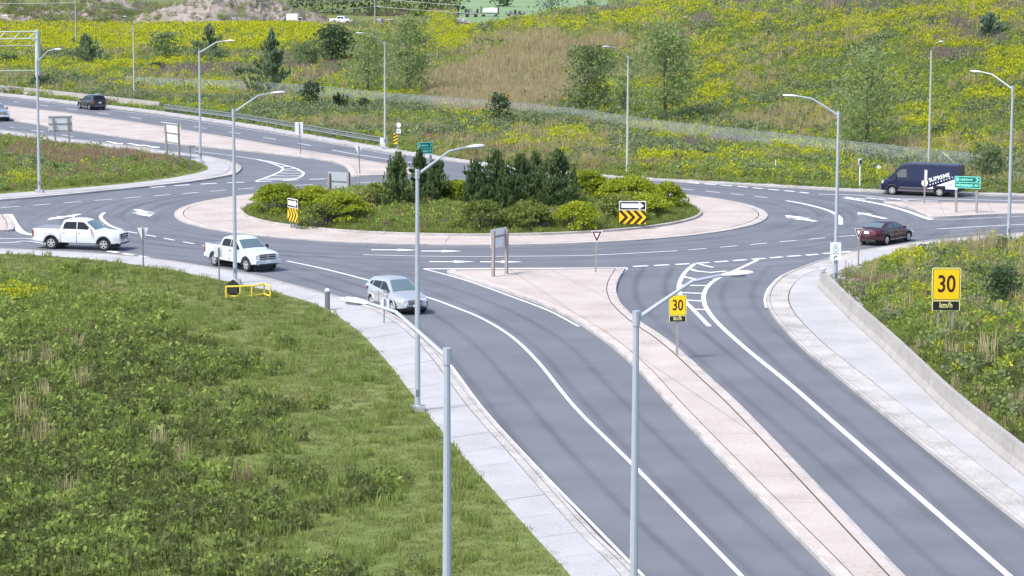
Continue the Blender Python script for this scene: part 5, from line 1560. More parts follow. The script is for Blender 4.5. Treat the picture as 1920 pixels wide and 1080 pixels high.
def conifer(px, pyb, ytop, hw, label, m='lf_juniper', base=None, n=1700, up=.75, group='conifers on the central island', leaf=.24, name='juniper_tree', sp=1.0, wide=1.75):
    g = base or T(px, pyb); H, R = dims(g, px, ytop, hw); R *= wide
    r = grow(name, g, label, 'tree', group)
    b = MB(); b.tube([(0, 0, -.2), (.03, 0, H * .5), (0, .02, H * .93)], [.05 + H * .014, .03 + H * .008, .015], 'bark', 7); b.build('trunk', r, True)
    ph0 = rng.random() * 6.28; nb = int(58 * sp); pts, dirs, tints = [], [], []
    per = n // nb
    for k in range(nb):
        h = ((k + rng.random()) / nb) ** .85
        a = rng.random() * 6.283; L = R * (1.0 - h) ** .82 * (.55 + .35 * rng.random()) * (1 + .35 * math.sin(a * 2 + ph0) * math.sin(h * 5 + ph0 * 3)) * float(np.exp(rng.normal() * .25)) + .10
        d = np.array([math.cos(a), math.sin(a), 0])
        t = rng.random(per) ** .45
        P = np.outer(t * L, d); P[:, 2] = h * H * .93 + t * L * .30
        P += rng.normal(size=(per, 3)) * (.04 + .13 * L * (1.1 - t[:, None])) * [1, 1, .8]
        D = d * .5 + np.array([0, 0, up]); D = np.tile(D / np.linalg.norm(D), (per, 1))
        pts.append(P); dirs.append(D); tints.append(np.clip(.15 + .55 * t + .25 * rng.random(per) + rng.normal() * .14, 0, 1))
        # upright tip at the end of the bough
        q = max(4, per // 5); t2 = rng.random(q); e = d * L + np.array([0, 0, h * H * .93 + L * .30]); sp_ = (.35 + .5 * rng.random()) * min(1, H / 3.5)
        P2 = e + np.c_[rng.normal(size=(q, 2)) * (.10 * (1.1 - t2))[:, None], t2 * sp_]
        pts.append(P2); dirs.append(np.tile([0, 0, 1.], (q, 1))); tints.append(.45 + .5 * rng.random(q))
    # pointed leader
    k = n // 14; t = rng.random(k); P = np.c_[rng.normal(size=(k, 2)) * (.03 + .17 * (1 - t))[:, None] * min(1.5, H / 4), H * (.76 + .24 * t)]
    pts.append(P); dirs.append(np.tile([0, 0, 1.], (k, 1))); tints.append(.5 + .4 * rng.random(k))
    P = np.concatenate(pts); P[:, 2] = np.clip(P[:, 2], .05, H * 1.01)
    V = leaf_quads(P, leaf, np.concatenate(dirs), .72, .42)
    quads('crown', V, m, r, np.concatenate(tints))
    return r

def broadleaf(px, pyb, ytop, hw, label, m='lf_poplar', n=3200, dens=1.0, leaf=.34, name='poplar_tree', low=.12, cat='tree', group='trees on the meadow', stems=2, shape='oval', base=None):
    g = base or T(px, pyb); H, R = dims(g, px, ytop, hw)
    r = grow(name, g, label, cat, group)
    b = MB(); ends = []
    for s in range(stems):
        dx, dy = rng.normal(size=2) * R * .12
        P = [Vector((dx * .2, dy * .2, -.3)), Vector((dx * .6, dy * .6, H * .3)), Vector((dx, dy, H * .62)), Vector((dx * 1.4, dy * 1.2, H * .9))]
        b.tube(P, [.03 + H * .011, .02 + H * .008, .02 + H * .004, .012], 'bark', 6)
        for k in range(9):
            h = .22 + .68 * (k + rng.random()) / 9; a = rng.random() * 6.283; L = R * (.55 + .4 * rng.random()) * (1 - abs(h - .45) * .7)
            o = Vector((dx, dy, 0)) * h * 1.3 + Vector((0, 0, H * h * .92)); e = o + Vector((math.cos(a) * L, math.sin(a) * L, L * (.5 + .5 * rng.random())))
            e.z = min(e.z, H * .97)
            b.tube([o, o.lerp(e, .5) + Vector((0, 0, .05 * L)), e], [.012 + H * .004, .012 + H * .002, .01], 'bark', 5); ends.append((o, e))
    b.build('trunk', r, True)
    ncl = int(46 * dens) + len(ends); pts, tints = [], []
    per = max(6, int(n * .55) // ncl)
    for k in range(ncl):
        if k < len(ends):
            o, e = ends[k]; c = np.array(o.lerp(e, .55 + .5 * rng.random()))
        else:
            h = low + (1 - low) * rng.random()
            prof = math.sin(min(1, (h + .08)) * math.pi * .92) ** .6 if shape == 'oval' else (1.05 - h) ** .7
            a = rng.random() * 6.283; q = R * prof * math.sqrt(rng.random()) * .95
            c = np.array([math.cos(a) * q, math.sin(a) * q, h * H * .97])
        s = R * (.14 + .17 * rng.random())
        P = c + rng.normal(size=(per, 3)) * s * [1, 1, .75]
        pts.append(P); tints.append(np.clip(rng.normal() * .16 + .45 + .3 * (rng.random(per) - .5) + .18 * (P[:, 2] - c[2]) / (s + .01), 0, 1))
    P = np.concatenate(pts); P[:, 2] = np.clip(P[:, 2], .1, H * 1.02)
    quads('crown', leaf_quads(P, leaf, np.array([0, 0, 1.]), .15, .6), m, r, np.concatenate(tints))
    return r

def shrub(px, pyb, ytop, hw, label, m='lf_sumac', n=2600, leaf=.20, base=None, depth=1.0, bare=.35, group='shrubs on the central island', name='shrub'):
    g = base or T(px, pyb); H, R = dims(g, px, ytop, hw); H = max(H, .5)
    r = grow(name, g, label, 'shrub', group)
    # grey stems fanning out from the foot
    b = MB()
    for k in range(46):
        a = rng.random() * 6.283; q = math.sqrt(rng.random()); o = Vector((math.cos(a) * R * q * .55, math.sin(a) * R * q * .55 * depth, -.1))
        e = Vector((math.cos(a) * R * q * .95, math.sin(a) * R * q * .95 * depth, H * (1 - q * q * .75) * (.7 + .2 * rng.random())))
        b.tube([o, o.lerp(e, .5) + Vector((0, 0, .1)), e], [.03, .022, .012], 'twig', 4, False)
    b.build('stems', r)
    # leaf masses lying on a lumpy dome; below 'bare' only a few, so that the stems show
    nl = int(26 + R * R * 16); pts, tints = [], []
    per = max(40, int(n * 1.6) // nl)
    for k in range(nl):
        a = rng.random() * 6.283; zf = rng.random() ** .8
        if zf < bare and rng.random() < .72: zf = bare + (1 - bare) * rng.random()
        q = math.sqrt(max(0, 1 - zf * zf)) * (.82 + .2 * rng.random()); zc = H * zf * (.86 + .12 * rng.random())
        c = np.array([math.cos(a) * R * q, math.sin(a) * R * q * depth, zc]); s = .34 + .2 * rng.random()
        u = rng.normal(size=(per, 3)); u /= np.linalg.norm(u, axis=1)[:, None]; u[:, 2] = np.abs(u[:, 2]) - .25
        P = c + u * s * (.55 + .5 * rng.random((per, 1))) * [1.35, 1.35, .8]
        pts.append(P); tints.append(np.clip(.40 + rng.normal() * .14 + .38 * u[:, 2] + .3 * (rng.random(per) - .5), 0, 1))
    P = np.concatenate(pts); P[:, 2] = np.clip(P[:, 2], .05, None)
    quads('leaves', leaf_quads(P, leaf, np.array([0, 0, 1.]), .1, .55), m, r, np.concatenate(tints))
    return r

def isl(px, py):
    """point on the mound of the central island seen at this pixel"""
    z = .3
    for _ in range(12):
        g = G(px, py, z); z = float(mound(*g))
    return Vector((g[0], g[1], z))

J = [(746, 392, 288, 29, 'lone dark juniper at the left end of the island conifers', 2600), (786, 378, 282, 17, 'slim juniper whose tip crosses the small green sign', 1500), (820, 384, 303, 27, 'spreading dark juniper just right of the tall front lamp', 2400),
     (892, 388, 302, 21, 'juniper at the left end of the right hand conifer clump', 1900), (930, 384, 284, 27, 'second juniper from the left in the right hand clump', 2200), (974, 384, 291, 26, 'third juniper from the left in the right hand clump', 2100), (1004, 380, 286, 20, 'narrow juniper in the middle of the right hand clump', 1600),
     (1046, 388, 282, 33, 'tallest broad juniper at the right end of the clump', 2900), (1036, 396, 334, 26, 'low juniper in front of the tallest broad one', 1500), (964, 394, 328, 30, 'low juniper in front of the middle of the clump', 1500), (912, 396, 348, 20, 'low juniper in front of the clump at its left', 1200)]
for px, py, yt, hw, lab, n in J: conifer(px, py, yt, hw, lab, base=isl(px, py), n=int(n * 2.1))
SH = [(522, 402, 345, 50, 'yellow green shrub at the far left of the central island', 'lf_sumac', 3200, .5), (585, 398, 352, 48, 'yellow green shrub behind the narrow chevron sign', 'lf_sumac', 2600, .45), (640, 418, 362, 58, 'broad yellow green shrub right of the narrow chevron sign', 'lf_sumac', 3600, .5),
      (607, 424, 384, 38, 'grey stemmed low shrub right of the narrow chevron sign', 'lf_shrub', 1500, .7), (703, 392, 346, 26, 'small shrub left of the lone juniper', 'lf_shrub', 1500, .4), (856, 382, 340, 16, 'bright shrub between the two conifer groups', 'lf_sumac', 1300, .3),
      (903, 430, 378, 44, 'grey brown shrub low at the island front', 'lf_shrub', 1900, .75), (990, 428, 381, 46, 'olive shrub in front of the conifer clump', 'lf_shrub', 2500, .5), (1081, 428, 381, 38, 'yellow green rounded shrub at the island front', 'lf_sumac', 2500, .45),
      (1102, 376, 318, 36, 'tall yellow green shrub right of the tallest juniper', 'lf_sumac', 2600, .35), (1180, 388, 331, 66, 'largest yellow green shrub at the right of the island', 'lf_sumac', 4400, .4), (1246, 391, 345, 38, 'yellow green shrub at the right end of the island', 'lf_sumac', 2400, .4),
      (1160, 412, 366, 42, 'shrub behind the wide chevron sign', 'lf_shrub', 2200, .55), (1218, 404, 366, 40, 'olive shrub just right of the wide chevron sign', 'lf_sumac', 2000, .45)]
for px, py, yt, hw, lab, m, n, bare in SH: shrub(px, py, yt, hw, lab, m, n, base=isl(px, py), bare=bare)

# trees of the meadow
conifer(160, 126, 64, 25, 'bushy blue green conifer left of the yellow field lamp', 'lf_spruce', n=2200, group='trees on the meadow', leaf=.5, name='conifer_tree')
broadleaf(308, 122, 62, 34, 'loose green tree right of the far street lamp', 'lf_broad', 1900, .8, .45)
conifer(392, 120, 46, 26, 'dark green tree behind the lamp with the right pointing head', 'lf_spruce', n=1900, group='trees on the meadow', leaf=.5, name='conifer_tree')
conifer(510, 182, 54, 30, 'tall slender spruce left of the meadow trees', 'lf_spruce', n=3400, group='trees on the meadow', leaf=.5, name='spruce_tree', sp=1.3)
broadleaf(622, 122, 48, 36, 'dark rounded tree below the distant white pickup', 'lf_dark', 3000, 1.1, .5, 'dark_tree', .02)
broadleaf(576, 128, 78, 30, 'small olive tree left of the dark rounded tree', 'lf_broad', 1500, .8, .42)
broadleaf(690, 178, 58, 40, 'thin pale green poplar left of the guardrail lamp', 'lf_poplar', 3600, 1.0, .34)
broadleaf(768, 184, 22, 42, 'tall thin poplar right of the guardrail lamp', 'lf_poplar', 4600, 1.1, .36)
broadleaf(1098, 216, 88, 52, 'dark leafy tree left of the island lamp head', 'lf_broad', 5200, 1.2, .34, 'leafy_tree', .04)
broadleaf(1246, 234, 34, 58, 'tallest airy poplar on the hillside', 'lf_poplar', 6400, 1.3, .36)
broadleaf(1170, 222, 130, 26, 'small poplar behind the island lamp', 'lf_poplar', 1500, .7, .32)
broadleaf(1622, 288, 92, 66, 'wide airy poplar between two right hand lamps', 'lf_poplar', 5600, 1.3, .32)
conifer(1856, 76, 26, 20, 'small blue green conifer high on the hill at right', 'lf_blue', n=1100, group='trees on the meadow', leaf=.4, name='conifer_tree')
broadleaf(588, 212, 152, 21, 'small dark leafed tree by the fence', 'lf_dark', 900, .5, .34, 'young_tree', .35, stems=1)
conifer(634, 216, 176, 20, 'small drooping dark pine by the fence', 'lf_dark', n=500, group='trees on the meadow', leaf=.36, name='young_pine', sp=.5)
broadleaf(683, 218, 183, 14, 'very small dark tree by the fence', 'lf_dark', 500, .3, .3, 'young_tree', .2, stems=1)
broadleaf(935, 242, 176, 22, 'dark open young tree at the foot of the tan reeds', 'lf_dark', 1100, .5, .32, 'young_tree', .2)
broadleaf(1880, 582, 502, 36, 'dark green bush at the lower right among weeds', 'lf_dark', 3600, .8, .16, 'bush', .05, 'shrub', None, base=G3(1880, 578, .13))
broadleaf(1852, 345, 268, 34, 'leafy bush right of the navy van', 'lf_broad', 1600, .7, .26, 'bush', .05, 'shrub', None)
broadleaf(1760, 262, 235, 22, 'low bush behind the navy van lamp', 'lf_broad', 700, .5, .3, 'bush', .05, 'shrub', None)
broadleaf(80, 172, 142, 22, 'dark bush behind the gantry post', 'lf_dark', 900, .5, .32, 'bush', .02, 'shrub', None)
broadleaf(296, 137, 118, 13, 'round dark bush left of the tall lamp row', 'lf_dark', 500, .4, .3, 'bush', .02, 'shrub', None)
broadleaf(18, 128, 104, 20, 'round dark bush at the left edge', 'lf_dark', 700, .5, .34, 'bush', .02, 'shrub', None)
broadleaf(450, 152, 128, 14, 'little dark palm shaped bush on the meadow', 'lf_dark', 400, .3, .36, 'bush', .1, 'shrub', None)
# the wood and single trees at the top edge
TL = [(500, 14, 30), (545, 20, 36), (585, 24, 40), (625, 27, 40), (665, 28, 42), (706, 29, 42), (752, 29, 42), (800, 29, 42), (846, 27, 36)]
for i, (px, py, hw) in enumerate(TL):
    broadleaf(px, py, py - 95, hw, [ORD[i] + ' tree from the left in the dark row along the top edge'][0], 'lf_dark' if i % 3 else 'lf_broad', 1500, .9, .9, 'distant_tree', .0, 'tree', 'distant trees along the top edge', 1)
broadleaf(938, 14, -26, 26, 'dark round tree beyond the covered trailer', 'lf_dark', 1100, .7, .8, 'distant_tree', .02)
broadleaf(1036, 30, -20, 40, 'pale green tree at the left end of the hill crest', 'lf_blue', 1700, .9, .6, 'distant_tree', .02)
broadleaf(1164, 18, -22, 44, 'bushy tree on the hill crest at the top edge', 'lf_broad', 1500, .9, .5, 'distant_tree', .02)
broadleaf(1110, 22, 2, 18, 'small tree beside the green field', 'lf_broad', 500, .5, .5, 'distant_tree', .02)

# ================================================================== MEADOW (nobody could count it)
def vnoise(X, Y, s, seed):
    r = np.random.default_rng(seed).random((257, 257))
    x, y = X / s, Y / s; xi, yi = np.floor(x).astype(int), np.floor(y).astype(int); fx, fy = x - xi, y - yi
    fx, fy = fx * fx * (3 - 2 * fx), fy * fy * (3 - 2 * fy); xi %= 256; yi %= 256
    return (r[xi, yi] * (1 - fx) + r[xi + 1, yi] * fx) * (1 - fy) + (r[xi, yi + 1] * (1 - fx) + r[xi + 1, yi + 1] * fx) * fy
def fbm(X, Y, s, seed): return .55 * vnoise(X, Y, s, seed) + .3 * vnoise(X, Y, s / 2.3, seed + 1) + .15 * vnoise(X, Y, s / 5, seed + 2)

def blades(n, r, h, w, lean=.25):
    a = rng.random(n) * 6.283; q = np.sqrt(rng.random(n)) * r
    B = np.c_[np.cos(a) * q, np.sin(a) * q, np.zeros(n) - .05]
    hh = h * (.55 + .5 * rng.random(n)); b_ = rng.random(n) * 6.283
    Tp = B + np.c_[np.cos(b_) * hh * lean * rng.random(n), np.sin(b_) * hh * lean * rng.random(n), hh]
    c = rng.random(n) * 6.283; e = np.c_[np.cos(c), np.sin(c), np.zeros(n)] * (w * (.7 + .6 * rng.random(n)))[:, None]
    return np.stack([B - e * .5, B + e * .5, Tp + e * .2, Tp - e * .2], 1)
def dome(n, r, z0, z1, size, asp=.6, flat=.5):
    a = rng.random(n) * 6.283; q = np.sqrt(rng.random(n)) * r; t = rng.random(n)
    P = np.c_[np.cos(a) * q, np.sin(a) * q, z0 + (z1 - z0) * t * (1 - flat * (q / r) ** 2)]
    return leaf_quads(P, size, np.array([0, 0, 1.]), .2, asp)
def clump(kind):
    if kind == 'forb': return [(dome(34, .42, .05, .75, .20), 'v_green'), (blades(8, .35, .7, .05), 'v_grass')]
    if kind == 'grass': return [(blades(34, .32, .42, .045, .5), 'v_grass')]
    if kind == 'lawn': return [(blades(34, .36, .12, .035, .8), 'v_lawn')]
    if kind == 'weed': return [(dome(40, .45, .05, .6, .17), 'v_weed'), (blades(16, .4, .6, .045, .4), 'v_weed')]
    if kind == 'reed': return [(blades(26, .42, 1.25, .05, .22), 'v_tan'), (blades(9, .40, .8, .05), 'v_green')]
    if kind == 'rust': return [(blades(26, .36, .75, .05, .3), 'v_rust'), (blades(9, .34, .5, .05, .3), 'v_grass')]
    if kind == 'gold': return [(dome(17, .42, .05, .6, .2), 'v_green'), (dome(26, .46, .5, .95, .15, .6, .3), 'v_gold'), (dome(12, .44, .5, .9, .16), 'v_green')]
    if kind == 'purple': return [(blades(24, .42, .72, .05, .35), 'v_purple'), (dome(16, .45, .1, .65, .15), 'v_purple')]
    if kind == 'bush': return [(dome(85, .8, .05, 1.15, .24), 'v_greybush')]
KINDS = ['forb', 'grass', 'lawn', 'reed', 'rust', 'gold', 'purple', 'bush', 'weed']
src = bpy.data.collections.new('meadow_plants')
NV = 3; IDX = {}
names = []
for k in KINDS:
    for v_ in range(NV):
        parts = clump(k); V = np.concatenate([p[0] for p in parts]); mi = np.concatenate([[i] * len(p[0]) for i, p in enumerate(parts)])
        me = quads('plant', V, [p[1] for p in parts], False, None, mi)
        names.append((f'{k}_{"abc"[v_]}', me))
names.sort(key=lambda t: t[0])
for i, (nm, me) in enumerate(names):
    o = bpy.data.objects.new(nm, me); src.objects.link(o); IDX[nm] = i

ng = bpy.data.node_groups.new('scatter_plants', 'GeometryNodeTree'); ng.is_modifier = True
ng.interface.new_socket('Geometry', in_out='INPUT', socket_type='NodeSocketGeometry'); ng.interface.new_socket('Geometry', in_out='OUTPUT', socket_type='NodeSocketGeometry')
Nn, Ll = ng.nodes.new, ng.links.new
gi, go = Nn('NodeGroupInput'), Nn('NodeGroupOutput')
iop = Nn('GeometryNodeInstanceOnPoints'); ci = Nn('GeometryNodeCollectionInfo')
ci.inputs['Collection'].default_value = src; ci.inputs['Separate Children'].default_value = True; ci.inputs['Reset Children'].default_value = True
def attr(nm, t):
    a = Nn('GeometryNodeInputNamedAttribute'); a.data_type = t; a.inputs['Name'].default_value = nm; return a.outputs['Attribute']
Ll(gi.outputs[0], iop.inputs['Points']); Ll(ci.outputs[0], iop.inputs['Instance']); iop.inputs['Pick Instance'].default_value = True
Ll(attr('plant', 'INT'), iop.inputs['Instance Index']); Ll(attr('turn', 'FLOAT_VECTOR'), iop.inputs['Rotation']); Ll(attr('size', 'FLOAT_VECTOR'), iop.inputs['Scale'])
Ll(iop.outputs[0], go.inputs[0])

def scatter(name, P, kind_idx, scale, label, zs=None):
    """P (N,3); kind_idx index into KINDS"""
    N = len(P)
    me = bpy.data.meshes.new(name); me.vertices.add(N); me.vertices.foreach_set('co', np.ascontiguousarray(P, np.float32).ravel()); me.update()
    lut = np.array([[IDX[f'{k}_{c}'] for c in 'abc'] for k in KINDS])
    pl = lut[kind_idx, rng.integers(0, 3, N)]
    a = me.attributes.new('plant', 'INT', 'POINT'); a.data.foreach_set('value', np.ascontiguousarray(pl, np.int32))
    rot = np.c_[rng.normal(size=(N, 2)) * .08, rng.random(N) * 6.283]
    a = me.attributes.new('turn', 'FLOAT_VECTOR', 'POINT'); a.data.foreach_set('vector', np.ascontiguousarray(rot, np.float32).ravel())
    s3 = np.repeat(scale[:, None], 3, 1) * np.c_[np.ones((N, 2)), (.8 + .4 * rng.random(N)) * (1 if zs is None else zs)]
    a = me.attributes.new('size', 'FLOAT_VECTOR', 'POINT'); a.data.foreach_set('vector', np.ascontiguousarray(s3, np.float32).ravel())
    o = link(name, me); md = o.modifiers.new('plants', 'NODES'); md.node_group = ng
    tag(o, label, 'vegetation', None, 'stuff'); return o

def patch(px, lst, X, Y, soft=.5):
    """soft ragged ellipses given in photograph pixels, ragged by ground noise"""
    out = np.zeros(len(px)); rag = fbm(X, Y, 7, 77) - .5
    for (cx, cy, rx, ry, w) in lst:
        d = np.hypot((px[:, 0] - cx) / rx, (px[:, 1] - cy) / ry) + rag * 1.3
        out = np.maximum(out, w * sst((1.1 - d) / soft))
    return out

GOLD = [(120, 62, 260, 15, 6), (170, 82, 230, 24, 12), (440, 62, 190, 14, 10), (420, 84, 180, 20, 13), (560, 70, 60, 20, 9), (840, 75, 55, 34, 2.2), (1000, 55, 120, 14, 1.3), (1210, 42, 90, 22, 2.4), (1330, 96, 55, 18, 3.5), (1250, 20, 60, 10, 1.8), (1410, 42, 70, 12, 3), (1600, 45, 90, 16, 2.6),
        (1720, 35, 70, 14, 3.4), (1540, 62, 110, 14, 1.6), (1700, 62, 70, 14, 2), (1870, 45, 60, 16, 3), (1790, 90, 60, 10, 2.2), (1880, 125, 60, 34, 2.4), (1870, 192, 55, 10, 4), (1720, 240, 40, 7, 4), (1335, 180, 30, 16, 2.6), (1500, 100, 90, 10, 1.4), (1640, 165, 70, 20, 1.2), (1760, 75, 60, 16, 2), (1850, 10, 80, 12, 2),
        (60, 133, 90, 9, 1.5), (220, 132, 60, 7, 2.4), (330, 126, 45, 6, 4), (290, 140, 30, 5, 3), (150, 142, 60, 5, 2), (230, 168, 60, 5, 4), (330, 180, 60, 6, 4), (400, 168, 40, 6, 2.6), (400, 184, 40, 5, 2), (540, 205, 60, 6, .8), (1060, 268, 40, 14, 3.4), (900, 222, 60, 8, 1.3), (880, 240, 50, 8, 1.6), (905, 255, 40, 14, 2.2), (960, 280, 50, 10, 2), (1200, 250, 40, 5, 2.5),
        (1320, 256, 45, 4, 4), (1480, 288, 45, 9, 1.5), (1560, 298, 50, 8, 1.3), (1610, 320, 40, 6, .8), (1730, 296, 40, 10, 1.4), (1250, 305, 50, 6, 2), (1380, 308, 60, 4, 1.2), (1870, 290, 50, 10, 1.4), (640, 160, 60, 18, .5), (520, 150, 40, 14, .5)]
REED = [(965, 150, 130, 58, 5), (890, 175, 90, 40, 4), (1060, 95, 130, 22, 3.5), (1030, 190, 60, 20, 4), (1420, 160, 80, 30, .08), (1500, 240, 110, 30, .2), (1400, 235, 70, 20, .12), (1720, 285, 80, 14, .15)]
RUST = [(860, 268, 70, 9, 3), (1000, 300, 130, 12, 1.0), (960, 285, 60, 9, 2), (1180, 318, 120, 6, .6), (640, 240, 110, 9, 1.4), (590, 140, 60, 20, 1.2), (1260, 62, 60, 8, 1)]
PURP = [(390, 140, 110, 12, 4), (280, 150, 60, 6, 2), (600, 138, 60, 18, 2.2), (560, 118, 40, 12, 2), (1150, 24, 80, 10, 4), (1320, 46, 50, 12, 4), (1430, 35, 50, 8, 3), (1620, 20, 80, 10, 3.5), (1560, 10, 70, 8, 2), (1790, 50, 60, 14, 3.4), (1830, 78, 80, 10, 2.8), (1800, 110, 60, 12, 2.5), (1900, 20, 40, 12, 3), (1320, 272, 95, 8, 5), (1290, 78, 30, 10, 3),
        (1380, 12, 60, 8, 3), (1700, 16, 60, 8, 2), (110, 100, 80, 6, 1), (600, 30, 60, 8, 3), (690, 28, 60, 6, 3), (220, 10, 150, 6, 1.5), (60, 150, 70, 4, 1.5)]
BUSH = [(700, 130, 110, 30, 1.2), (1020, 235, 90, 12, 2.2), (900, 245, 70, 15, 1.5), (560, 215, 120, 12, 1.6), (420, 200, 90, 8, 1.2), (1200, 285, 60, 12, 2), (1640, 300, 80, 12, .8), (1880, 320, 70, 30, 1.6), (150, 165, 90, 8, 1.8), (1130, 255, 60, 8, 1.5), (100, 115, 90, 6, 1), (740, 215, 60, 10, 1)]

def meadow_points(n, ymin, ymax):
    Y = np.sqrt(rng.random(n) * (ymax ** 2 - ymin ** 2) + ymin ** 2); X = (rng.random(n) - .5) * .43 * Y
    Z = terrain(X, Y); P = np.c_[X, Y, Z]; px = project(P)
    a = np.array(FAR_BACK); lim = np.interp(px[:, 0], a[:, 0], a[:, 1])
    ok = (px[:, 1] < lim - .8) & (px[:, 1] > -14) & (px[:, 0] > -40) & (px[:, 0] < 1960)
    # keep the yard, the field and the mounds free
    gy = (px[:, 1] > 30) & (px[:, 1] < 55.5) & (px[:, 0] > 0) & (px[:, 0] < 800) & (Y > 500); ok &= ~gy
    fl = (Y > 560) & (px[:, 0] > 850) & (px[:, 0] < 1150); ok &= ~fl
    return P[ok], px[ok]
def assign(P, px):
    X, Y = P[:, 0], P[:, 1]; n = len(P)
    W = np.zeros((n, len(KINDS)))
    W[:, 0] = 1.3 * (.5 + fbm(X, Y, 14, 1)); W[:, 1] = .9 * (.5 + fbm(X, Y, 11, 5)); W[:, 3] = .16 * (fbm(X, Y, 18, 9) > .55); W[:, 4] = .12 * (fbm(X, Y, 15, 13) > .55)
    W[:, 5] = (.05 + .45 * sst((fbm(X, Y, 8, 17) - .54) / .14)) * np.where(Y < fence_y(X), .35, 1); W[:, 6] = .03 + .35 * sst((fbm(X, Y, 16, 21) - .62) / .08); W[:, 7] = .04 + .35 * sst((fbm(X, Y, 12, 25) - .6) / .08)
    for j, lst in ((5, GOLD), (3, REED), (4, RUST), (6, PURP), (7, BUSH)):
        W[:, j] += patch(px, lst, X, Y) * {5: .5, 3: 2.2, 4: 1.8, 6: 2.8, 7: .6}[j]
    rd = patch(px, REED[:4], X, Y); W[:, 5] *= np.where(rd > 1.5, .15, 1)[:]; W[:, 0] *= np.where(rd > 1.5, .4, 1)
    c = np.cumsum(W, 1); u = rng.random(n) * c[:, -1]
    return (u[:, None] > c).sum(1).clip(0, len(KINDS) - 1)
P, px = meadow_points(150000, 205, 330); k = assign(P, px)
near_road = np.interp(px[:, 0], [p[0] for p in FAR_BACK], [p[1] for p in FAR_BACK]) - px[:, 1]
sc = (.75 + .5 * rng.random(len(P))) * np.where(near_road < 6, .6, 1)
scatter('meadow_growth', P, k, sc, 'weeds, goldenrod and grass of the verge and lower hillside')
P, px = meadow_points(120000, 330, 700); k = assign(P, px)
scatter('meadow_growth', P, k, (1.0 + .6 * rng.random(len(P))) * np.interp(P[:, 1], [330, 700], [1, 1.55]), 'weeds, goldenrod and reeds of the distant field')

def inside(P, poly):
    x, y = P[:, 0], P[:, 1]; r = np.zeros(len(P), bool); q = np.asarray(poly); j = len(q) - 1
    for i in range(len(q)):
        c = ((q[i, 1] > y) != (q[j, 1] > y)) & (x < (q[j, 0] - q[i, 0]) * (y - q[i, 1]) / (q[j, 1] - q[i, 1] + 1e-12) + q[i, 0]); r ^= c; j = i
    return r
def region(poly, dens, box, z, pxlim=(-30, 1950, 1100)):
    n = int((box[1] - box[0]) * (box[3] - box[2]) * dens)
    P = np.c_[box[0] + rng.random(n) * (box[1] - box[0]), box[2] + rng.random(n) * (box[3] - box[2]), np.full(n, z)]
    P = P[inside(P, poly)]; px = project(P)
    ok = (px[:, 0] > pxlim[0]) & (px[:, 0] < pxlim[1]) & (px[:, 1] < pxlim[2]); return P[ok], px[ok]
def pick(W):
    c = np.cumsum(W, 1); u = rng.random(len(W)) * c[:, -1]; return (u[:, None] > c).sum(1).clip(0, W.shape[1] - 1)
# west wedge
a_poly = offset(a_in, -.35); P, px = region(a_poly, 4.5, (-75, -20, 195, 275), .135); X, Y = P[:, 0], P[:, 1]
W = np.zeros((len(P), 9)); W[:, 0] = .6; W[:, 1] = 1.0; W[:, 4] = .3 + patch(px, [(180, 300, 110, 16, 3.5), (60, 285, 60, 14, 2), (320, 305, 50, 10, 2.4)], X, Y); W[:, 5] = .01 + patch(px, [(30, 345, 60, 10, .5)], X, Y); W[:, 7] = .03 + patch(px, [(60, 320, 40, 12, .5)], X, Y)
edge = np.min([np.hypot(X - q[0], Y - q[1]) for q in a_in[::3]], axis=0)
W[edge < 1.8, 4] *= .15; W[edge < 1.8, 5] = 0; W[edge < 1.8, 7] = 0; W[edge < 1.8, 0] = .1
scatter('verge_growth', P, pick(W), (.65 + .45 * rng.random(len(P))) * np.clip(edge / 2.2, .45, 1), 'tall weeds and reddish grass on the left wedge')
# south-west verge: mown strip, rougher further from the kerb
b_poly = np.r_[offset(b_in, -.15), [(-60, 20), (-60, 200)]]; P, px = region(b_poly, 9, (-48, 8, 79, 172), .132); X, Y = P[:, 0], P[:, 1]
edge = np.min([np.hypot(X - q[0], Y - q[1]) for q in b_in[::3]], axis=0); rough = sst((edge - 7 + 5 * (fbm(X, Y, 6, 33) - .5)) / 5)
low = sst((px[:, 1] - 590) / 150 + (fbm(X, Y, 9, 51) - .5) * 1.6); rough = sst((edge - 5 + 14 * (fbm(X, Y, 5, 33) - .5)) / 9)
W = np.zeros((len(P), 9)); W[:, 2] = 1.8 * (1 - rough) + .12; W[:, 3] = .004 * rough; W[:, 1] = .12 + .9 * rough * (1 - .5 * low); W[:, 0] = .4 * rough * (1 - low); W[:, 4] = .006 * rough; W[:, 5] = rough * patch(px, [(30, 567, 60, 10, .8)], X, Y)
W[:, 8] = rough * (.1 + .8 * low); W[:, 0] += .25 * rough * low
scatter('verge_growth', P, pick(W), (.7 + .5 * rng.random(len(P))), 'mown grass turning to rough weeds at lower left')
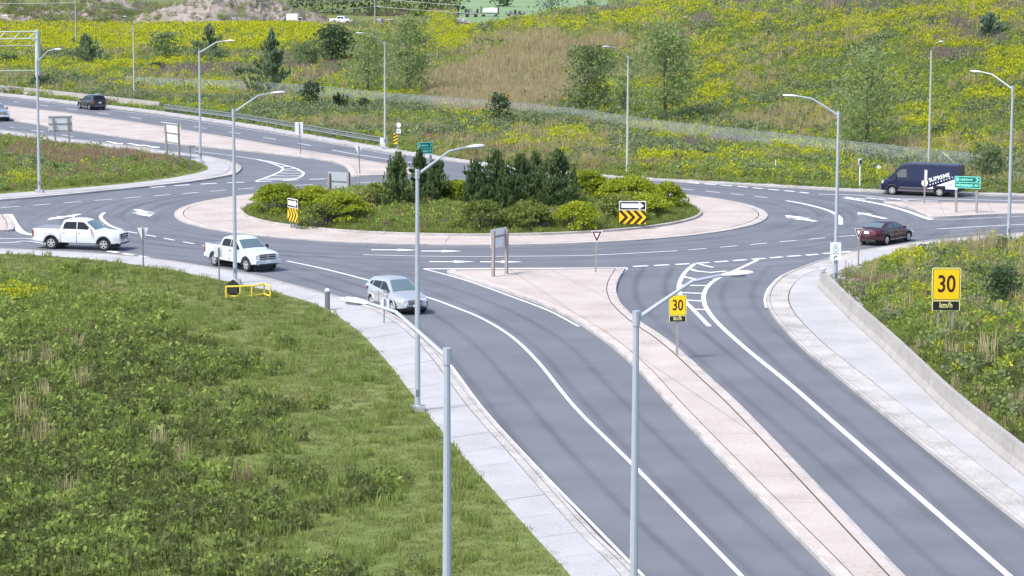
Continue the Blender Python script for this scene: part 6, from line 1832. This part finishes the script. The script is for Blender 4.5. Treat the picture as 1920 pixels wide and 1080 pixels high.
# south-east verge
c_poly = np.r_[offset(c_in, .35), [(70, 20), (70, 220)]]; P, px = region(c_poly, 6, (8, 48, 79, 185), .135); X, Y = P[:, 0], P[:, 1]
W = np.zeros((len(P), 9)); W[:, 0] = .8; W[:, 1] = 1.0; W[:, 4] = .05 + patch(px, [(1640, 530, 60, 22, 1.1), (1820, 500, 60, 10, 1), (1600, 545, 40, 20, 1.5)], X, Y); W[:, 5] = .06 + patch(px, [(1705, 498, 45, 20, 2.6), (1715, 562, 50, 12, 2.4), (1813, 508, 20, 10, 2), (1670, 495, 30, 8, 1.4)], X, Y); W[:, 8] = 1.6 * sst((px[:, 1] - 600) / 80); W[:, 3] = .08 + patch(px, [(1850, 472, 80, 12, .5)], X, Y); W[:, 7] = .08
edge = np.min([np.hypot(X - q[0], Y - q[1]) for q in c_in[::3]], axis=0); W[edge < 1.5, 5] *= .3; W[edge < 1.2, 7] = 0
scatter('verge_growth', P, pick(W), (.6 + .5 * rng.random(len(P))) * np.clip(edge / 2, .4, 1), 'tall weeds, goldenrod and grass at lower right')
# central island
n = 26000; rr = np.sqrt(rng.random(n)) * (R_ISLAND - .35); aa = rng.random(n) * 6.283; X, Y = RC[0] + rr * np.cos(aa), RC[1] + rr * np.sin(aa)
P = np.c_[X, Y, mound(X, Y)]; W = np.zeros((n, 9)); far = sst((R_ISLAND - 1.5 - rr) / 3); W[:, 1] = .15 + 1.0 * far; W[:, 2] = 1.1 - far; W[:, 0] = .35 * far; W[:, 4] = .08 * far
scatter('island_grass', P, pick(W), .7 + .4 * rng.random(n), 'grass covering the mound of the central island')
# broken stone beside the concrete barrier
P, px = region(c_poly, 9, (12, 24, 128, 160), .13); ok = ((np.hypot((px[:, 0] - 1585) / 55, (px[:, 1] - 540) / 40) + .5 * (rng.random(len(P)) - .5)) < 1); P = P[ok]
b = MB()
for p in P[:420]:
    s = rng.uniform(.12, .34); M = Matrix.Rotation(rng.uniform(0, 3), 3, 'X') @ Matrix.Rotation(rng.uniform(0, 3), 3, 'Z'); b.box((p[0], p[1], p[2] + s * .15), (s * 1.3, s, s * .6), 'rock', M, taper=.7)
o = b.build('riprap_stone'); tag(o, 'grey broken stone beside the concrete barrier', 'stone', None, 'stuff')

# weeds on the mounds
M_ = np.array(MOUND_PTS); q = rng.integers(0, len(M_), 5200); P = M_[q, :3] + np.c_[rng.normal(size=(len(q), 2)) * .4, np.zeros(len(q))]
keep = rng.random(len(q)) < np.where(M_[q, 3] < 200, .9, .16) * (fbm(P[:, 0], P[:, 1], 9, 61) > .42); P = P[keep]
W = np.zeros((len(P), 9)); W[:, 0] = .6; W[:, 1] = 1; W[:, 6] = .5; W[:, 7] = .1
scatter('mound_weeds', P, pick(W), 1.2 + .6 * rng.random(len(P)), 'weeds growing on the distant gravel mounds')
